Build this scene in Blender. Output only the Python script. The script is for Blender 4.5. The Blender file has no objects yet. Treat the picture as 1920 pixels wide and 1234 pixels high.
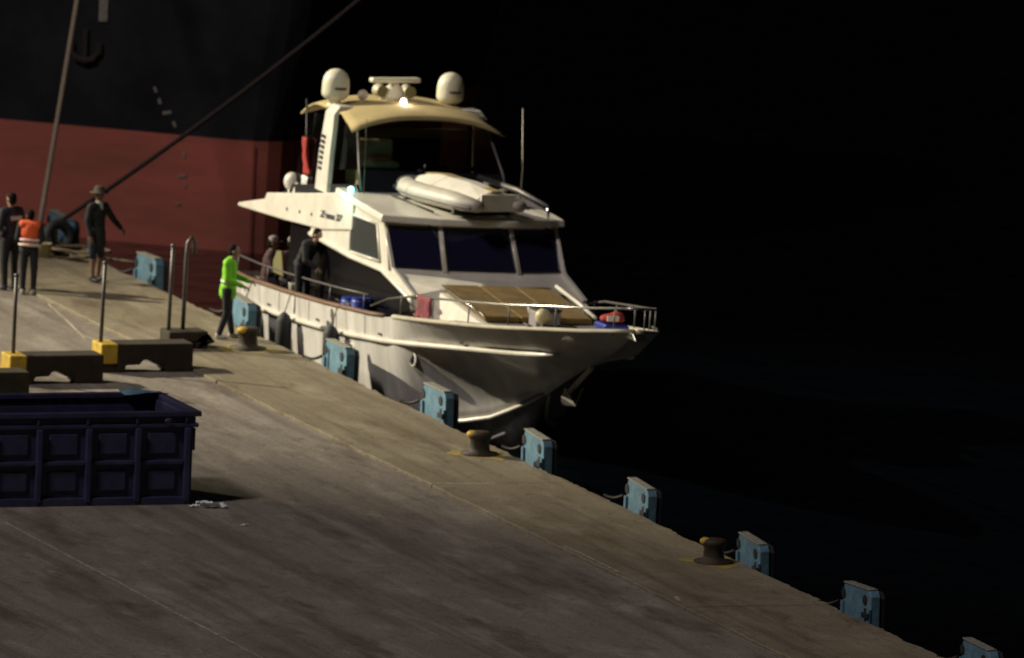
import bpy, bmesh, math, random
import numpy as np
from mathutils import Vector, Matrix, Euler
R = math.radians
rnd = random.Random(7)
S = bpy.context.scene
COL = S.collection

# ------------------------------------------------------------------ camera
PSI, PITCH, ROLL = R(20.266), R(8.5), R(2.4)
cam_d = bpy.data.cameras.new('camera')
cam = bpy.data.objects.new('camera', cam_d); COL.objects.link(cam)
cam.location = (-96.112, -259.352, 43.640)
d = Vector((math.sin(PSI)*math.cos(PITCH), math.cos(PSI)*math.cos(PITCH), -math.sin(PITCH)))
r = Vector((math.cos(PSI), -math.sin(PSI), 0)); u = r.cross(d)
r2 = r*math.cos(ROLL)+u*math.sin(ROLL); u2 = -r*math.sin(ROLL)+u*math.cos(ROLL)
cam.rotation_euler = Matrix((r2, u2, -d)).transposed().to_euler()
cam_d.sensor_width = 36; cam_d.lens = 561.75; cam_d.clip_start = 1; cam_d.clip_end = 9000
S.camera = cam
cam_d.dof.use_dof = True; cam_d.dof.focus_distance = 252; cam_d.dof.aperture_fstop = 1.9

# ------------------------------------------------------------------ sky, sun, exposure
W = bpy.data.worlds.new('World'); S.world = W; W.use_nodes = True
nt = W.node_tree; bg = nt.nodes['Background']
sky = nt.nodes.new('ShaderNodeTexSky'); sky.sky_type = 'NISHITA'; sky.sun_disc = False
sky.sun_elevation = R(-4.8); sky.sun_rotation = R(116)
nt.links.new(sky.outputs[0], bg.inputs[0]); bg.inputs[1].default_value = 0.15
sun_d = bpy.data.lights.new('sun', 'SUN'); sun = bpy.data.objects.new('sun', sun_d); COL.objects.link(sun)
sun_d.energy = 1.05; sun_d.angle = R(7); sun_d.color = (1.0, 0.89, 0.86)
LDIR = Vector((0.62, 0.22, -0.75)).normalized()
sun.rotation_euler = LDIR.to_track_quat('-Z', 'Y').to_euler()
S.view_settings.view_transform = 'Standard'; S.view_settings.look = 'None'
S.view_settings.gamma = 1; S.view_settings.use_curve_mapping = False
S.view_settings.exposure = 0.0

# ------------------------------------------------------------------ materials
def mat(name, col, rough=.6, metal=0, var=.0, scale=4, bump=0, bscale=30, col2=None, spec=.5, coat=0, emit=None, estr=0, trans=0, stretch=(1,1,1), alpha=1, patch=None):
    m = bpy.data.materials.new(name); m.use_nodes = True
    n = m.node_tree.nodes; l = m.node_tree.links; b = n['Principled BSDF']
    b.inputs['Base Color'].default_value = (*col, 1); b.inputs['Roughness'].default_value = rough
    b.inputs['Metallic'].default_value = metal; b.inputs['Specular IOR Level'].default_value = spec
    b.inputs['Coat Weight'].default_value = coat; b.inputs['Alpha'].default_value = alpha
    b.inputs['Transmission Weight'].default_value = trans
    if emit: b.inputs['Emission Color'].default_value = (*emit, 1); b.inputs['Emission Strength'].default_value = estr
    tc = n.new('ShaderNodeTexCoord'); mp = n.new('ShaderNodeMapping'); mp.inputs['Scale'].default_value = stretch
    l.new(tc.outputs['Object'], mp.inputs[0])
    if var or col2:
        t = n.new('ShaderNodeTexNoise'); t.inputs['Scale'].default_value = scale; t.inputs['Detail'].default_value = 6; t.inputs['Roughness'].default_value = .65
        l.new(mp.outputs[0], t.inputs['Vector'])
        cr = n.new('ShaderNodeValToRGB')
        c2 = col2 if col2 else tuple(c*(1-var) for c in col)
        cr.color_ramp.elements[0].position = .38; cr.color_ramp.elements[1].position = .64
        cr.color_ramp.elements[0].color = (*c2, 1); cr.color_ramp.elements[1].color = (*col, 1)
        l.new(t.outputs[0], cr.inputs[0]); l.new(cr.outputs[0], b.inputs['Base Color'])
        if patch:      # rust, chipped paint or scuffs with a shape of their own
            pc, thr, psc = patch
            t3 = n.new('ShaderNodeTexNoise'); t3.inputs['Scale'].default_value = psc; t3.inputs['Detail'].default_value = 8; t3.inputs['Roughness'].default_value = .7
            l.new(tc.outputs['Object'], t3.inputs['Vector']); r3 = n.new('ShaderNodeValToRGB'); r3.color_ramp.elements[0].position = thr; r3.color_ramp.elements[1].position = thr+.04
            l.new(t3.outputs[0], r3.inputs[0]); m3 = n.new('ShaderNodeMix'); m3.data_type = 'RGBA'; m3.inputs[7].default_value = (*pc, 1)
            l.new(r3.outputs[0], m3.inputs[0]); l.new(cr.outputs[0], m3.inputs[6]); l.new(m3.outputs[2], b.inputs['Base Color'])
    if bump:
        t2 = n.new('ShaderNodeTexNoise'); t2.inputs['Scale'].default_value = bscale; t2.inputs['Detail'].default_value = 5
        l.new(mp.outputs[0], t2.inputs['Vector'])
        bp = n.new('ShaderNodeBump'); bp.inputs['Strength'].default_value = bump; bp.inputs['Distance'].default_value = .02
        l.new(t2.outputs[0], bp.inputs['Height']); l.new(bp.outputs[0], b.inputs['Normal'])
    return m

def concrete(name, c1, c2, c3, stain, streak=(1, 1, 1)):
    """weathered ground: patches, dark stains, fine grain, small cracks"""
    m = bpy.data.materials.new(name); m.use_nodes = True
    n = m.node_tree.nodes; l = m.node_tree.links; b = n['Principled BSDF']; b.inputs['Roughness'].default_value = .88
    b.inputs['Specular IOR Level'].default_value = .25
    tc = n.new('ShaderNodeTexCoord')
    def noise(sc, det, stretch=(1,1,1), rough=.6):
        mp = n.new('ShaderNodeMapping'); mp.inputs['Scale'].default_value = stretch
        t = n.new('ShaderNodeTexNoise'); t.inputs['Scale'].default_value = sc; t.inputs['Detail'].default_value = det; t.inputs['Roughness'].default_value = rough
        l.new(tc.outputs['Object'], mp.inputs[0]); l.new(mp.outputs[0], t.inputs['Vector']); return t.outputs[0]
    def ramp(src, p0, p1, a, bb):
        cr = n.new('ShaderNodeValToRGB'); e = cr.color_ramp.elements
        e[0].position = p0; e[1].position = p1; e[0].color = (*a, 1); e[1].color = (*bb, 1); l.new(src, cr.inputs[0]); return cr.outputs[0]
    def mix(f, a, bb, mode='MIX'):
        mx = n.new('ShaderNodeMix'); mx.data_type = 'RGBA'; mx.blend_type = mode
        if isinstance(f, float): mx.inputs[0].default_value = f
        else: l.new(f, mx.inputs[0])
        for s, v in ((mx.inputs[6], a), (mx.inputs[7], bb)):
            if isinstance(v, tuple): s.default_value = (*v, 1)
            else: l.new(v, s)
        return mx.outputs[2]
    base = ramp(noise(.35, 6, streak), .36, .66, c1, c2)
    base = mix(ramp(noise(1.3, 8, (1, .35, 1)), .5, .72, (0, 0, 0), (1, 1, 1)), base, c3)
    st = ramp(noise(.8, 7, (1.0, .25, 1), .7), .53, .66, (0, 0, 0), (.85, .85, .85))
    base = mix(st, base, stain)
    st2 = ramp(noise(2.6, 6, (1, .6, 1), .7), .6, .7, (0, 0, 0), (.7, .7, .7))
    base = mix(st2, base, stain)
    tr1 = ramp(noise(2.2, 5, (1, .035, 1), .6), .50, .68, (0, 0, 0), (.55, .55, .55))
    base = mix(tr1, base, stain)
    tr2 = ramp(noise(3.1, 5, (1, .03, 1), .6), .60, .74, (0, 0, 0), (.45, .45, .45))
    base = mix(tr2, base, c3)
    vo = n.new('ShaderNodeTexVoronoi'); vo.feature = 'DISTANCE_TO_EDGE'; vo.inputs['Scale'].default_value = .42
    ad = n.new('ShaderNodeVectorMath'); ad.operation = 'ADD'; nz = n.new('ShaderNodeTexNoise'); nz.inputs['Scale'].default_value = 1.4; nz.inputs['Detail'].default_value = 6
    sc = n.new('ShaderNodeVectorMath'); sc.operation = 'SCALE'; sc.inputs[3].default_value = 1.3
    l.new(tc.outputs['Object'], nz.inputs['Vector']); l.new(nz.outputs['Color'], sc.inputs[0]); l.new(sc.outputs[0], ad.inputs[1]); l.new(tc.outputs['Object'], ad.inputs[0]); l.new(ad.outputs[0], vo.inputs['Vector'])
    base = mix(ramp(vo.outputs[0], .002, .012, (.40, .40, .40), (0, 0, 0)), base, stain)
    g = ramp(noise(30, 6, (1, .6, 1), .75), .3, .7, (.62, .62, .62), (1.25, 1.25, 1.25))
    base = mix(1.0, base, g, 'MULTIPLY')
    l.new(base, b.inputs['Base Color'])
    bp = n.new('ShaderNodeBump'); bp.inputs['Strength'].default_value = .5; bp.inputs['Distance'].default_value = .03
    l.new(noise(9, 8), bp.inputs['Height']); l.new(bp.outputs[0], b.inputs['Normal'])
    return m

M = dict(
 cope=concrete('cope_concrete', (.19, .158, .105), (.25, .215, .15), (.31, .275, .20), (.095, .072, .045)),
 apron=concrete('apron_concrete', (.195, .168, .140), (.265, .232, .195), (.34, .305, .255), (.105, .085, .068), (1, .22, 1)),
 wall=mat('quay_wall', (.18, .16, .12), .9, var=.5, scale=1.2, bump=.4, bscale=6),
 paint_line=mat('worn_line_paint', (.55, .5, .36), .8, var=.6, scale=6),
 blue=mat('fender_blue', (.13, .26, .34), .6, col2=(.085, .17, .23), scale=5, bump=.3, bscale=12, patch=((.07, .05, .035), .60, 6)),
 blue_top=mat('fender_top_worn', (.30, .30, .25), .6, var=.4, scale=9),
 rubber=mat('black_rubber', (.018, .018, .02), .7, bump=.2),
 bollard=mat('bollard_iron', (.020, .015, .011), .7, col2=(.045, .028, .012), scale=7, bump=.3),
 yellow=mat('yellow_paint', (.62, .42, .045), .65, col2=(.42, .27, .04), scale=6),
 yellow_ring=mat('yellow_ring_worn', (.42, .31, .03), .8, col2=(.22, .18, .07), scale=4),
 block=mat('barrier_dark', (.040, .028, .016), .85, var=.5, scale=4, bump=.3),
 block_olive=mat('barrier_olive', (.05, .045, .018), .85, var=.5, scale=4, bump=.3),
 steel=mat('dull_steel', (.14, .13, .125), .5, .6, var=.3, scale=8),
 chrome=mat('polished_rail', (.55, .54, .5), .25, 1),
 skip=mat('skip_navy', (.052, .053, .122), .5, col2=(.032, .033, .080), scale=3, bump=.3, bscale=3, patch=((.055, .032, .02), .63, 3.5)),
 skip_in=mat('skip_shade', (.022, .024, .022), .9, var=.5, scale=3),  # dark colour standing in for the shade inside the skip
 gel=mat('white_gelcoat', (.72, .69, .60), .3, var=.16, scale=2.2, coat=.15),
 gel_hull=mat('hull_gelcoat', (.64, .625, .585), .35, col2=(.46, .44, .41), scale=1.6, coat=.1, stretch=(1, 1.6, .35)),
 antifoul=mat('antifouling_grey', (.13, .125, .125), .7, col2=(.05, .05, .05), scale=2.5, bump=.1),
 deck=mat('deck_cream', (.45, .41, .31), .7, var=.2, scale=3),
 ochre=mat('ochre_cushion', (.17, .105, .025), .85, col2=(.10, .065, .02), scale=3, bump=.2, bscale=8),
 canvas=mat('tan_canvas', (.42, .335, .155), .9, var=.15, scale=3, bump=.1),
 teak=mat('teak', (.17, .09, .05), .6, var=.4, scale=6, stretch=(1, .1, 1)),
 glass=mat('tinted_glass', (.006, .008, .016), .06, spec=.6),
 glass_blue=mat('tinted_glass_blue', (.012, .012, .034), .09, spec=.5),
 glass_grey=mat('grey_glass', (.045, .05, .048), .12, spec=.6),
 saloon=mat('saloon_dark', (.005, .005, .006), .25, spec=.25),
 navy_panel=mat('navy_panel', (.006, .008, .012), .4),
 black=mat('black_plastic', (.012, .012, .013), .5),
 dark=mat('dark_mark', (.03, .03, .04), .6),
 cream=mat('cream_plastic', (.58, .54, .40), .45, var=.1, scale=4),
 dome=mat('dome_white', (.68, .66, .50), .4, var=.06, scale=3),
 pvc=mat('tender_pvc', (.50, .47, .40), .5, var=.15, scale=4),
 pvc_grey=mat('tender_grey_band', (.22, .21, .22), .6),
 tan=mat('tender_keel_tan', (.35, .26, .12), .7, var=.3),
 red_hull=mat('ship_red', (.46, .115, .080), .7, col2=(.30, .088, .062), patch=((.24, .10, .045), .62, .8), scale=.55, bump=.15, bscale=3, stretch=(.5, .5, 2.2)),
 black_hull=mat('ship_black', (.026, .0265, .030), .75, col2=(.013, .0135, .016), scale=.5, bump=.2, bscale=2, spec=.08),
 rust=mat('rusty_iron', (.14, .075, .025), .85, col2=(.06, .035, .02), scale=5, bump=.3),
 rust_dull=mat('dull_rust', (.030, .019, .012), .9, col2=(.015, .011, .009), scale=5, bump=.3),
 white_mark=mat('white_mark', (.30, .27, .22), .7, var=.4, scale=9),
 rope_pale=mat('rope_pale', (.34, .27, .20), .9, var=.3, scale=20),
 rope_dark=mat('rope_dark', (.05, .035, .03), .9, var=.3, scale=20),
 rope_tan=mat('rope_tan', (.30, .24, .15), .9, var=.4, scale=15),
 skin=mat('skin', (.30, .17, .11), .55), skin_dark=mat('skin_tan', (.20, .11, .07), .55),
 hair=mat('dark_hair', (.010, .008, .007), .85, bump=.4, bscale=60, spec=.1),
 jacket_navy=mat('navy_jacket', (.014, .016, .026), .8, bump=.4, bscale=14),
 jacket_black=mat('black_jacket', (.013, .013, .015), .85, bump=.4, bscale=14),
 maroon=mat('maroon_top', (.060, .026, .030), .85, bump=.4, bscale=14),
 lime=mat('lime_hivis', (.22, .62, .015), .75, col2=(.15, .46, .01), scale=5, bump=.4, bscale=12),
 orange=mat('orange_vest', (.78, .11, .025), .75, var=.2, scale=5, bump=.4, bscale=12),
 reflect=mat('reflective_tape', (.62, .60, .56), .4),
 trousers=mat('dark_trousers', (.012, .013, .018), .85, bump=.4, bscale=14),
 shorts=mat('dark_shorts', (.010, .016, .030), .85, bump=.4, bscale=14),
 shoe=mat('dark_shoe', (.02, .018, .016), .6), shoe_pale=mat('pale_shoe', (.42, .40, .37), .6),
 hat=mat('brown_hat', (.055, .042, .028), .85), cap_pale=mat('pale_cap', (.30, .27, .25), .8),
 scarf=mat('pale_scarf', (.30, .34, .31), .85),
 tub_blue=mat('blue_drum', (.013, .030, .27), .4, var=.2, scale=5),
 orange_pl=mat('orange_plastic', (.70, .13, .02), .5), red_cloth=mat('red_cloth', (.34, .03, .022), .85, bump=.5, bscale=10),
 white_pl=mat('white_plastic', (.68, .66, .60), .45), pink_cloth=mat('pink_cloth', (.20, .045, .055), .85, bump=.5, bscale=10),
 buoy=mat('cream_buoy', (.55, .47, .27), .45, var=.15, scale=6),
 glint=mat('white_glint', (.90, .93, 1.0), .3), olive_cloth=mat('olive_cloth', (.16, .145, .055), .85, bump=.3),  # first colour is a bluish white painted for a wet glint
 lamp_white=mat('lit_lamp', (1, .95, .9), .4, emit=(1, .84, .72), estr=14),
 lamp_green=mat('lit_green_lamp', (.6, 1, .95), .3, emit=(.25, 1, .88), estr=5),
 screen=mat('dash_white', (.55, .53, .48), .5),
)
# tinted see-through vinyl of the flybridge enclosure
mv = bpy.data.materials.new('tinted_vinyl'); mv.use_nodes = True
n_ = mv.node_tree.nodes; l_ = mv.node_tree.links; n_.remove(n_['Principled BSDF'])
tr = n_.new('ShaderNodeBsdfTransparent'); tr.inputs[0].default_value = (.58, .58, .55, 1)
gl = n_.new('ShaderNodeBsdfGlossy'); gl.inputs['Roughness'].default_value = .08; gl.inputs[0].default_value = (.6, .6, .6, 1)
fr = n_.new('ShaderNodeFresnel'); fr.inputs[0].default_value = 1.45
mx = n_.new('ShaderNodeMixShader'); l_.new(fr.outputs[0], mx.inputs[0]); l_.new(tr.outputs[0], mx.inputs[1]); l_.new(gl.outputs[0], mx.inputs[2])
l_.new(mx.outputs[0], n_['Material Output'].inputs[0]); M['vinyl'] = mv
# water
mw = bpy.data.materials.new('harbour_water'); mw.use_nodes = True
n_ = mw.node_tree.nodes; l_ = mw.node_tree.links; b_ = n_['Principled BSDF']
b_.inputs['Base Color'].default_value = (.0012, .002, .0035, 1); b_.inputs['Roughness'].default_value = .10
tc = n_.new('ShaderNodeTexCoord'); t1 = n_.new('ShaderNodeTexNoise'); t1.inputs['Scale'].default_value = 1.3; t1.inputs['Detail'].default_value = 5
l_.new(tc.outputs['Object'], t1.inputs['Vector']); bp = n_.new('ShaderNodeBump'); bp.inputs['Strength'].default_value = .7; bp.inputs['Distance'].default_value = .14
l_.new(t1.outputs[0], bp.inputs['Height']); l_.new(bp.outputs[0], b_.inputs['Normal']); M['water'] = mw

# ------------------------------------------------------------------ mesh helpers
class MB:
    def __init__(s): s.v = []; s.f = []
    def add(s, vs, fs):
        o = len(s.v); s.v += [tuple(v) for v in vs]; s.f += [tuple(i+o for i in f) for f in fs]; return s
    def box(s, a, b, rot=None, c=None):
        (x0, y0, z0), (x1, y1, z1) = a, b
        vs = [Vector(p) for p in ((x0,y0,z0),(x1,y0,z0),(x1,y1,z0),(x0,y1,z0),(x0,y0,z1),(x1,y0,z1),(x1,y1,z1),(x0,y1,z1))]
        if rot is not None:
            c = Vector(c) if c else (vs[0]+vs[6])/2
            vs = [c+rot@(v-c) for v in vs]
        return s.add(vs, [(0,3,2,1),(4,5,6,7),(0,1,5,4),(1,2,6,5),(2,3,7,6),(3,0,4,7)])
    def prism(s, poly, off):
        """poly: 3d points (planar loop); extruded by vector off"""
        n = len(poly); off = Vector(off); P = [Vector(p) for p in poly]
        return s.add(P+[p+off for p in P], [tuple(range(n-1, -1, -1)), tuple(range(n, 2*n))]+[(i, (i+1) % n, n+(i+1) % n, n+i) for i in range(n)])
    def tube(s, path, rad, n=8, cap=True, flat=1.0):
        P = [Vector(p) for p in path]; rs = rad if isinstance(rad, (list, tuple)) else [rad]*len(P)
        rings = []; up = Vector((0, 0, 1))
        for i, p in enumerate(P):
            t = (P[min(i+1, len(P)-1)]-P[max(i-1, 0)]).normalized()
            a = t.cross(up)
            if a.length < 1e-3: a = t.cross(Vector((1, 0, 0)))
            a.normalize(); b = a.cross(t)
            rings.append([p+(a*math.cos(2*math.pi*k/n)*flat+b*math.sin(2*math.pi*k/n))*rs[i] for k in range(n)])
        vs = [q for rg in rings for q in rg]; fs = []
        for i in range(len(P)-1):
            for k in range(n):
                fs.append((i*n+k, i*n+(k+1) % n, (i+1)*n+(k+1) % n, (i+1)*n+k))
        if cap: fs += [tuple(range(n-1, -1, -1)), tuple(range((len(P)-1)*n, len(P)*n))]
        return s.add(vs, fs)
    def lathe(s, prof, c, n=16, axis='z', sx=1, sy=1):
        vs = []; fs = []; c = Vector(c)
        for (rr, h) in prof:
            for k in range(n):
                a = 2*math.pi*k/n; q = Vector((rr*math.cos(a)*sx, rr*math.sin(a)*sy, h))
                if axis == 'x': q = Vector((q.z, q.x, q.y))
                if axis == 'y': q = Vector((q.y, q.z, q.x))
                vs.append(c+q)
        for i in range(len(prof)-1):
            for k in range(n): fs.append((i*n+k, i*n+(k+1) % n, (i+1)*n+(k+1) % n, (i+1)*n+k))
        fs += [tuple(range(n-1, -1, -1)), tuple(range((len(prof)-1)*n, len(prof)*n))]
        return s.add(vs, fs)
    def ell(s, c, rad, nu=14, nv=9, rot=None):
        c = Vector(c); vs = [(0, 0, 1)]; fs = []
        for i in range(1, nv):
            th = math.pi*i/nv
            for k in range(nu):
                a = 2*math.pi*k/nu; vs.append((math.sin(th)*math.cos(a), math.sin(th)*math.sin(a), math.cos(th)))
        vs.append((0, 0, -1)); last = len(vs)-1
        for k in range(nu): fs.append((0, 1+k, 1+(k+1) % nu)); fs.append((last, last-nu+(k+1) % nu, last-nu+k))
        for i in range(nv-2):
            for k in range(nu):
                a = 1+i*nu+k; b = 1+i*nu+(k+1) % nu; fs.append((a, a+nu, b+nu, b))
        out = []
        for v in vs:
            q = Vector((v[0]*rad[0], v[1]*rad[1], v[2]*rad[2]))
            if rot is not None: q = rot@q
            out.append(c+q)
        return s.add(out, fs)
    def cap(s, p0, r0, p1, r1, n=12):
        p0 = Vector(p0); p1 = Vector(p1)
        s.tube([p0, p1], [r0, r1], n); s.ell(p0, (r0,)*3, n, 7); s.ell(p1, (r1,)*3, n, 7); return s
    def grid(s, rows, closed=False):
        nr = len(rows); nc = len(rows[0]); vs = [q for rw in rows for q in rw]; fs = []
        for i in range(nr-1):
            for j in range(nc if closed else nc-1):
                j2 = (j+1) % nc; fs.append((i*nc+j, i*nc+j2, (i+1)*nc+j2, (i+1)*nc+j))
        return s.add(vs, fs)
    def build(s, name, m, parent=None, smooth=False, bevel=0, solid=0, off=(0, 0, 0), seg=2, remesh=0, fix=True):
        me = bpy.data.meshes.new(name); o3 = Vector(off)
        me.from_pydata([tuple(Vector(v)-o3) for v in s.v], [], s.f)
        if fix:
            bm = bmesh.new(); bm.from_mesh(me); bmesh.ops.recalc_face_normals(bm, faces=bm.faces); bm.to_mesh(me); bm.free()
        me.materials.append(M[m] if isinstance(m, str) else m)
        o = bpy.data.objects.new(name, me); COL.objects.link(o)
        if smooth:
            for p in me.polygons: p.use_smooth = True
        if remesh:
            q = o.modifiers.new('r', 'REMESH'); q.mode = 'VOXEL'; q.voxel_size = remesh; q.use_smooth_shade = True
            q = o.modifiers.new('s', 'SMOOTH'); q.factor = .5; q.iterations = 3
        if solid:
            q = o.modifiers.new('t', 'SOLIDIFY'); q.thickness = solid; q.offset = 0
        if bevel:
            q = o.modifiers.new('b', 'BEVEL'); q.width = bevel; q.segments = seg; q.limit_method = 'ANGLE'; q.angle_limit = R(35)
        if parent: o.parent = parent
        return o
def tag(o, label=None, cat=None, group=None, kind=None):
    for k, v in (('label', label), ('category', cat), ('group', group), ('kind', kind)):
        if v: o[k] = v
    return o
def thing(name, label, cat, loc=(0, 0, 0), rz=0, group=None):
    o = bpy.data.objects.new(name, None); COL.objects.link(o); o.empty_display_size = .2
    o.location = loc; o.rotation_euler = (0, 0, rz); return tag(o, label, cat, group)
def copy_tree(o, parent=None):
    c = o.copy(); COL.objects.link(c); c.parent = parent
    for ch in list(o.children): copy_tree(ch, c)
    return c
def interp(x, xs, ys): return float(np.interp(x, xs, ys))

# ------------------------------------------------------------------ setting: water, quay, ground
AP = -0.045                         # apron level, the cope strip lies at 0
w = MB().add([(-4000, -4000, -1.1), (4000, -4000, -1.1), (4000, 6000, -1.1), (-4000, 6000, -1.1)], [(0, 1, 2, 3)]).build('water', 'water')
tag(w, kind='structure')
QEND = 27.4
q = MB().box((-320, -330, -7), (-0.12, QEND, -0.32)).build('quay', 'wall'); tag(q, kind='structure')
ap = MB().box((-320, -330, -0.30), (-11.22, QEND-.02, AP)).box((-11.195, -330, -0.30), (-2.64, QEND-.02, AP)).build('apron', 'apron', q)
# cope slabs along the edge, worn outer arris
ys = [-330, -27.7, -15.0, -2.42, 10.2, 22.8, QEND]
for a, b in zip(ys[:-1], ys[1:]):
    a2, b2 = a+.012, b-.012; n = max(2, int(min(b2-a2, 60)/.16)); mb = MB(); rows = []
    for i in range(n+1):
        y = a2+(b2-a2)*i/n
        ch = .035+.05*max(0, math.sin(y*1.9+math.sin(y*.7)*2))**6+rnd.random()*.03
        ed = rnd.uniform(-.022, .018)-.07*max(0, math.sin(y*.83+2.1))**10
        kx = rnd.uniform(-.018, .018)-.03*max(0, math.sin(y*1.3))**8
        rows.append([(-2.605+kx, y, -.30), (-2.605+kx, y, -.02), (-2.585+kx, y, 0), (-1.6, y, rnd.uniform(0, .004)), (-.6, y, 0), (-ch+ed, y, 0), (ed, y, -ch*.8), (ed, y, -1.3), (-.15, y, -1.3), (-.15, y, -.31)])
    mb.grid(rows, closed=True); mb.add([], [])
    nc = 10; mb.f.append(tuple(range(nc))); mb.f.append(tuple(range(n*nc, n*nc+nc)))
    mb.build('cope_slab', 'cope', q)
# worn painted lines and old repair seams
def strip(pts, wd, z, m, name):
    mb = MB(); rows = []
    P = [Vector((x, y, z)) for x, y in pts]
    fine = []
    for p, p2 in zip(P[:-1], P[1:]):
        k = max(1, int((p2-p).length/.3)); fine += [p.lerp(p2, i/k) for i in range(k)]
    fine.append(P[-1])
    for i, p in enumerate(fine):
        t = (fine[min(i+1, len(fine)-1)]-fine[max(i-1, 0)]).normalized(); nn = Vector((-t.y, t.x, 0))
        rows.append([p+nn*wd*rnd.uniform(.25, .6), p-nn*wd*rnd.uniform(.25, .6)])
    o = mb.grid(rows).build(name, m, q); return o
strip([(-11.33, -30), (-11.33, -5.3)], .05, AP+.004, 'paint_line', 'painted_line')
strip([(-2.7, 18.5), (-3.0, 16.5), (-3.35, 14.4)], .05, AP+.004, 'paint_line', 'painted_line')
strip([(-2.5, -2.36), (-1.45, -2.46)], .10, .004, 'paint_line', 'painted_line')
strip([(-2.5, -14.4), (-2.4, -14.0)], .10, .006, 'paint_line', 'painted_line')
strip([(-2.52, -11.5), (-2.5, -9.8), (-2.53, -8.9)], .06, .006, 'paint_line', 'painted_line')

# floodlight mast that lights the quay (stands out of frame)
FL = Vector((-44.0, 48.0, 31.0)); AIM = Vector((6.0, 6.0, 1.0))
mast = thing('floodlight_mast', 'tall steel floodlight mast standing inland on the apron', 'light mast', (FL.x, FL.y, AP))
MB().tube([(0, 0, 0), (0, 0, 30.4)], [.3, .12], 12).build('pole', 'steel', mast, smooth=True)
MB().box((-.5, -.5, 0), (.5, .5, .35)).build('footing', 'cope', mast, bevel=.03)
hd = MB().box((-.42, -.9, 30.85), (.1, .9, 31.5)).tube([(0, 0, 30.3), (-.15, 0, 31.0)], .07, 8).build('lamp_head', 'steel', mast, bevel=.03)
fl_d = bpy.data.lights.new('floodlight', 'SPOT'); fl = bpy.data.objects.new('floodlight', fl_d); COL.objects.link(fl)
fl_d.energy = 370000; fl_d.spot_size = R(28); fl_d.spot_blend = 1.0; fl_d.shadow_soft_size = .35; fl_d.color = (1.0, .90, .68)
fl.parent = mast; fl.location = (.25, 0, 31.0-AP)
fl.rotation_euler = (AIM-FL).to_track_quat('-Z', 'Y').to_euler()

# ------------------------------------------------------------------ quay fenders
def make_fender():
    t = bpy.data.objects.new('quay_fender', None); COL.objects.link(t)
    W2 = .60; T = .40
    prof = [(-W2, -1.2), (-W2, T-.10), (-W2+.07, T), (W2-.07, T), (W2, T-.10), (W2, -1.2)]
    pan = MB().prism([(.17, y, z) for y, z in prof], (.17, 0, 0)).build('panel', 'blue', t, bevel=.012)
    MB().prism([(.345, y*.97, z-.03) for y, z in prof], (.09, 0, 0)).build('rubbing_pad', 'rubber', t, bevel=.012)
    MB().box((.155, -W2+.07, T+.002), (.32, W2-.04, T+.03)).build('top_plate', 'blue_top', t, bevel=.006)
    for y in (-.36, .555):
        MB().lathe([(.085, 0), (.085, .012), (.05, .014)], (.152, y, T-.17), 12, 'x').build('lifting_hole', 'rubber', t)
    MB().box((.10, -.61, -.06), (.168, -.36, .03)).box((.12, -.52, .03), (.168, -.42, .10)).build('bracket', 'rubber', t, bevel=.008)
    for y in (-.56, .56):
        MB().box((.13, y-.05, -.3), (.168, y+.05, .1)).build('stiffener', 'blue', t)
    mb = MB().lathe([(.30, -.02), (.22, .1), (.26, .17)], (0, 0, -.75), 14, 'x'); mb.build('rubber_cone', 'rubber', t, smooth=True)
    c = []
    for i in range(9):
        f = i/8; c.append((-.10+.25*f, .72+.30*(1-f), .03+.05*f-.05*math.sin(f*3.1)))
    MB().tube(c, .03, 6).build('chain', 'bollard', t)
    return t
proto = make_fender()
FL_LAB = [
 (26.2, 'blue quay fender panel beside the mooring ropes at the quay end'),
 (20.9, 'blue quay fender panel beside the person in the brimmed hat'),
 (15.5, 'blue quay fender panel behind the person in the lime jacket'),
 (10.1, "blue quay fender panel against the white yacht's side amidships"),
 (4.75, 'blue quay fender panel under the bow of the white yacht'),
 (-.4, "blue quay fender panel beside the bollard just ahead of the yacht's bow"),
 (-5.63, 'blue quay fender panel on the empty edge between two bollards'),
 (-11.15, 'blue quay fender panel beside the bollard on the empty quay edge'),
 (-16.15, 'first blue quay fender panel past the last bollard on the bare edge'),
 (-21.55, 'blue quay fender panel farthest from the yacht on the bare edge')]
for i, (y, lab) in enumerate(FL_LAB):
    o = proto if i == 0 else copy_tree(proto)
    o.location = (rnd.uniform(-.02, .02), y+.5, rnd.uniform(-.05, .04)); o.rotation_euler = (rnd.uniform(-.04, .04), rnd.uniform(-.05, .03), rnd.uniform(-.06, .06))
    tag(o, lab, 'fender', 'blue fender panels along the quay edge')

# ------------------------------------------------------------------ bollards
def bollard(y, x, lab, rz):
    t = thing('bollard', lab, 'bollard', (x, y, .002), rz, 'iron bollards along the quay edge')
    MB().lathe([(.34, 0), (.34, .03), (.19, .06), (.175, .12), (.17, .24), (.20, .30), (.215, .35), (.20, .39), (.12, .41), (.02, .415)], (0, 0, 0), 18).build('post', 'bollard', t, smooth=True)
    MB().ell((-.14, .04, .355), (.10, .12, .07)).build('horn', 'yellow', t, smooth=True)
    mb = MB(); n = 22; rows = []
    for k in range(n+1):
        a = 2*math.pi*k/n; ro = .52+.12*math.sin(3*a)+.07*math.sin(7*a+y); rows.append([(.30*math.cos(a), .30*math.sin(a), .004), (ro*.85*math.cos(a), ro*1.1*math.sin(a), .003)])
    mb.grid(rows).build('painted_ring', 'yellow_ring', t)
bollard(.65, -.62, "squat iron bollard with yellow paint just ahead of the yacht's bow", .3)
bollard(-10.75, -.52, 'squat iron bollard with yellow paint on the empty quay edge', 0)
bollard(12.65, -.80, 'squat iron bollard with yellow paint beside the lime jacketed person', .8)
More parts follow.
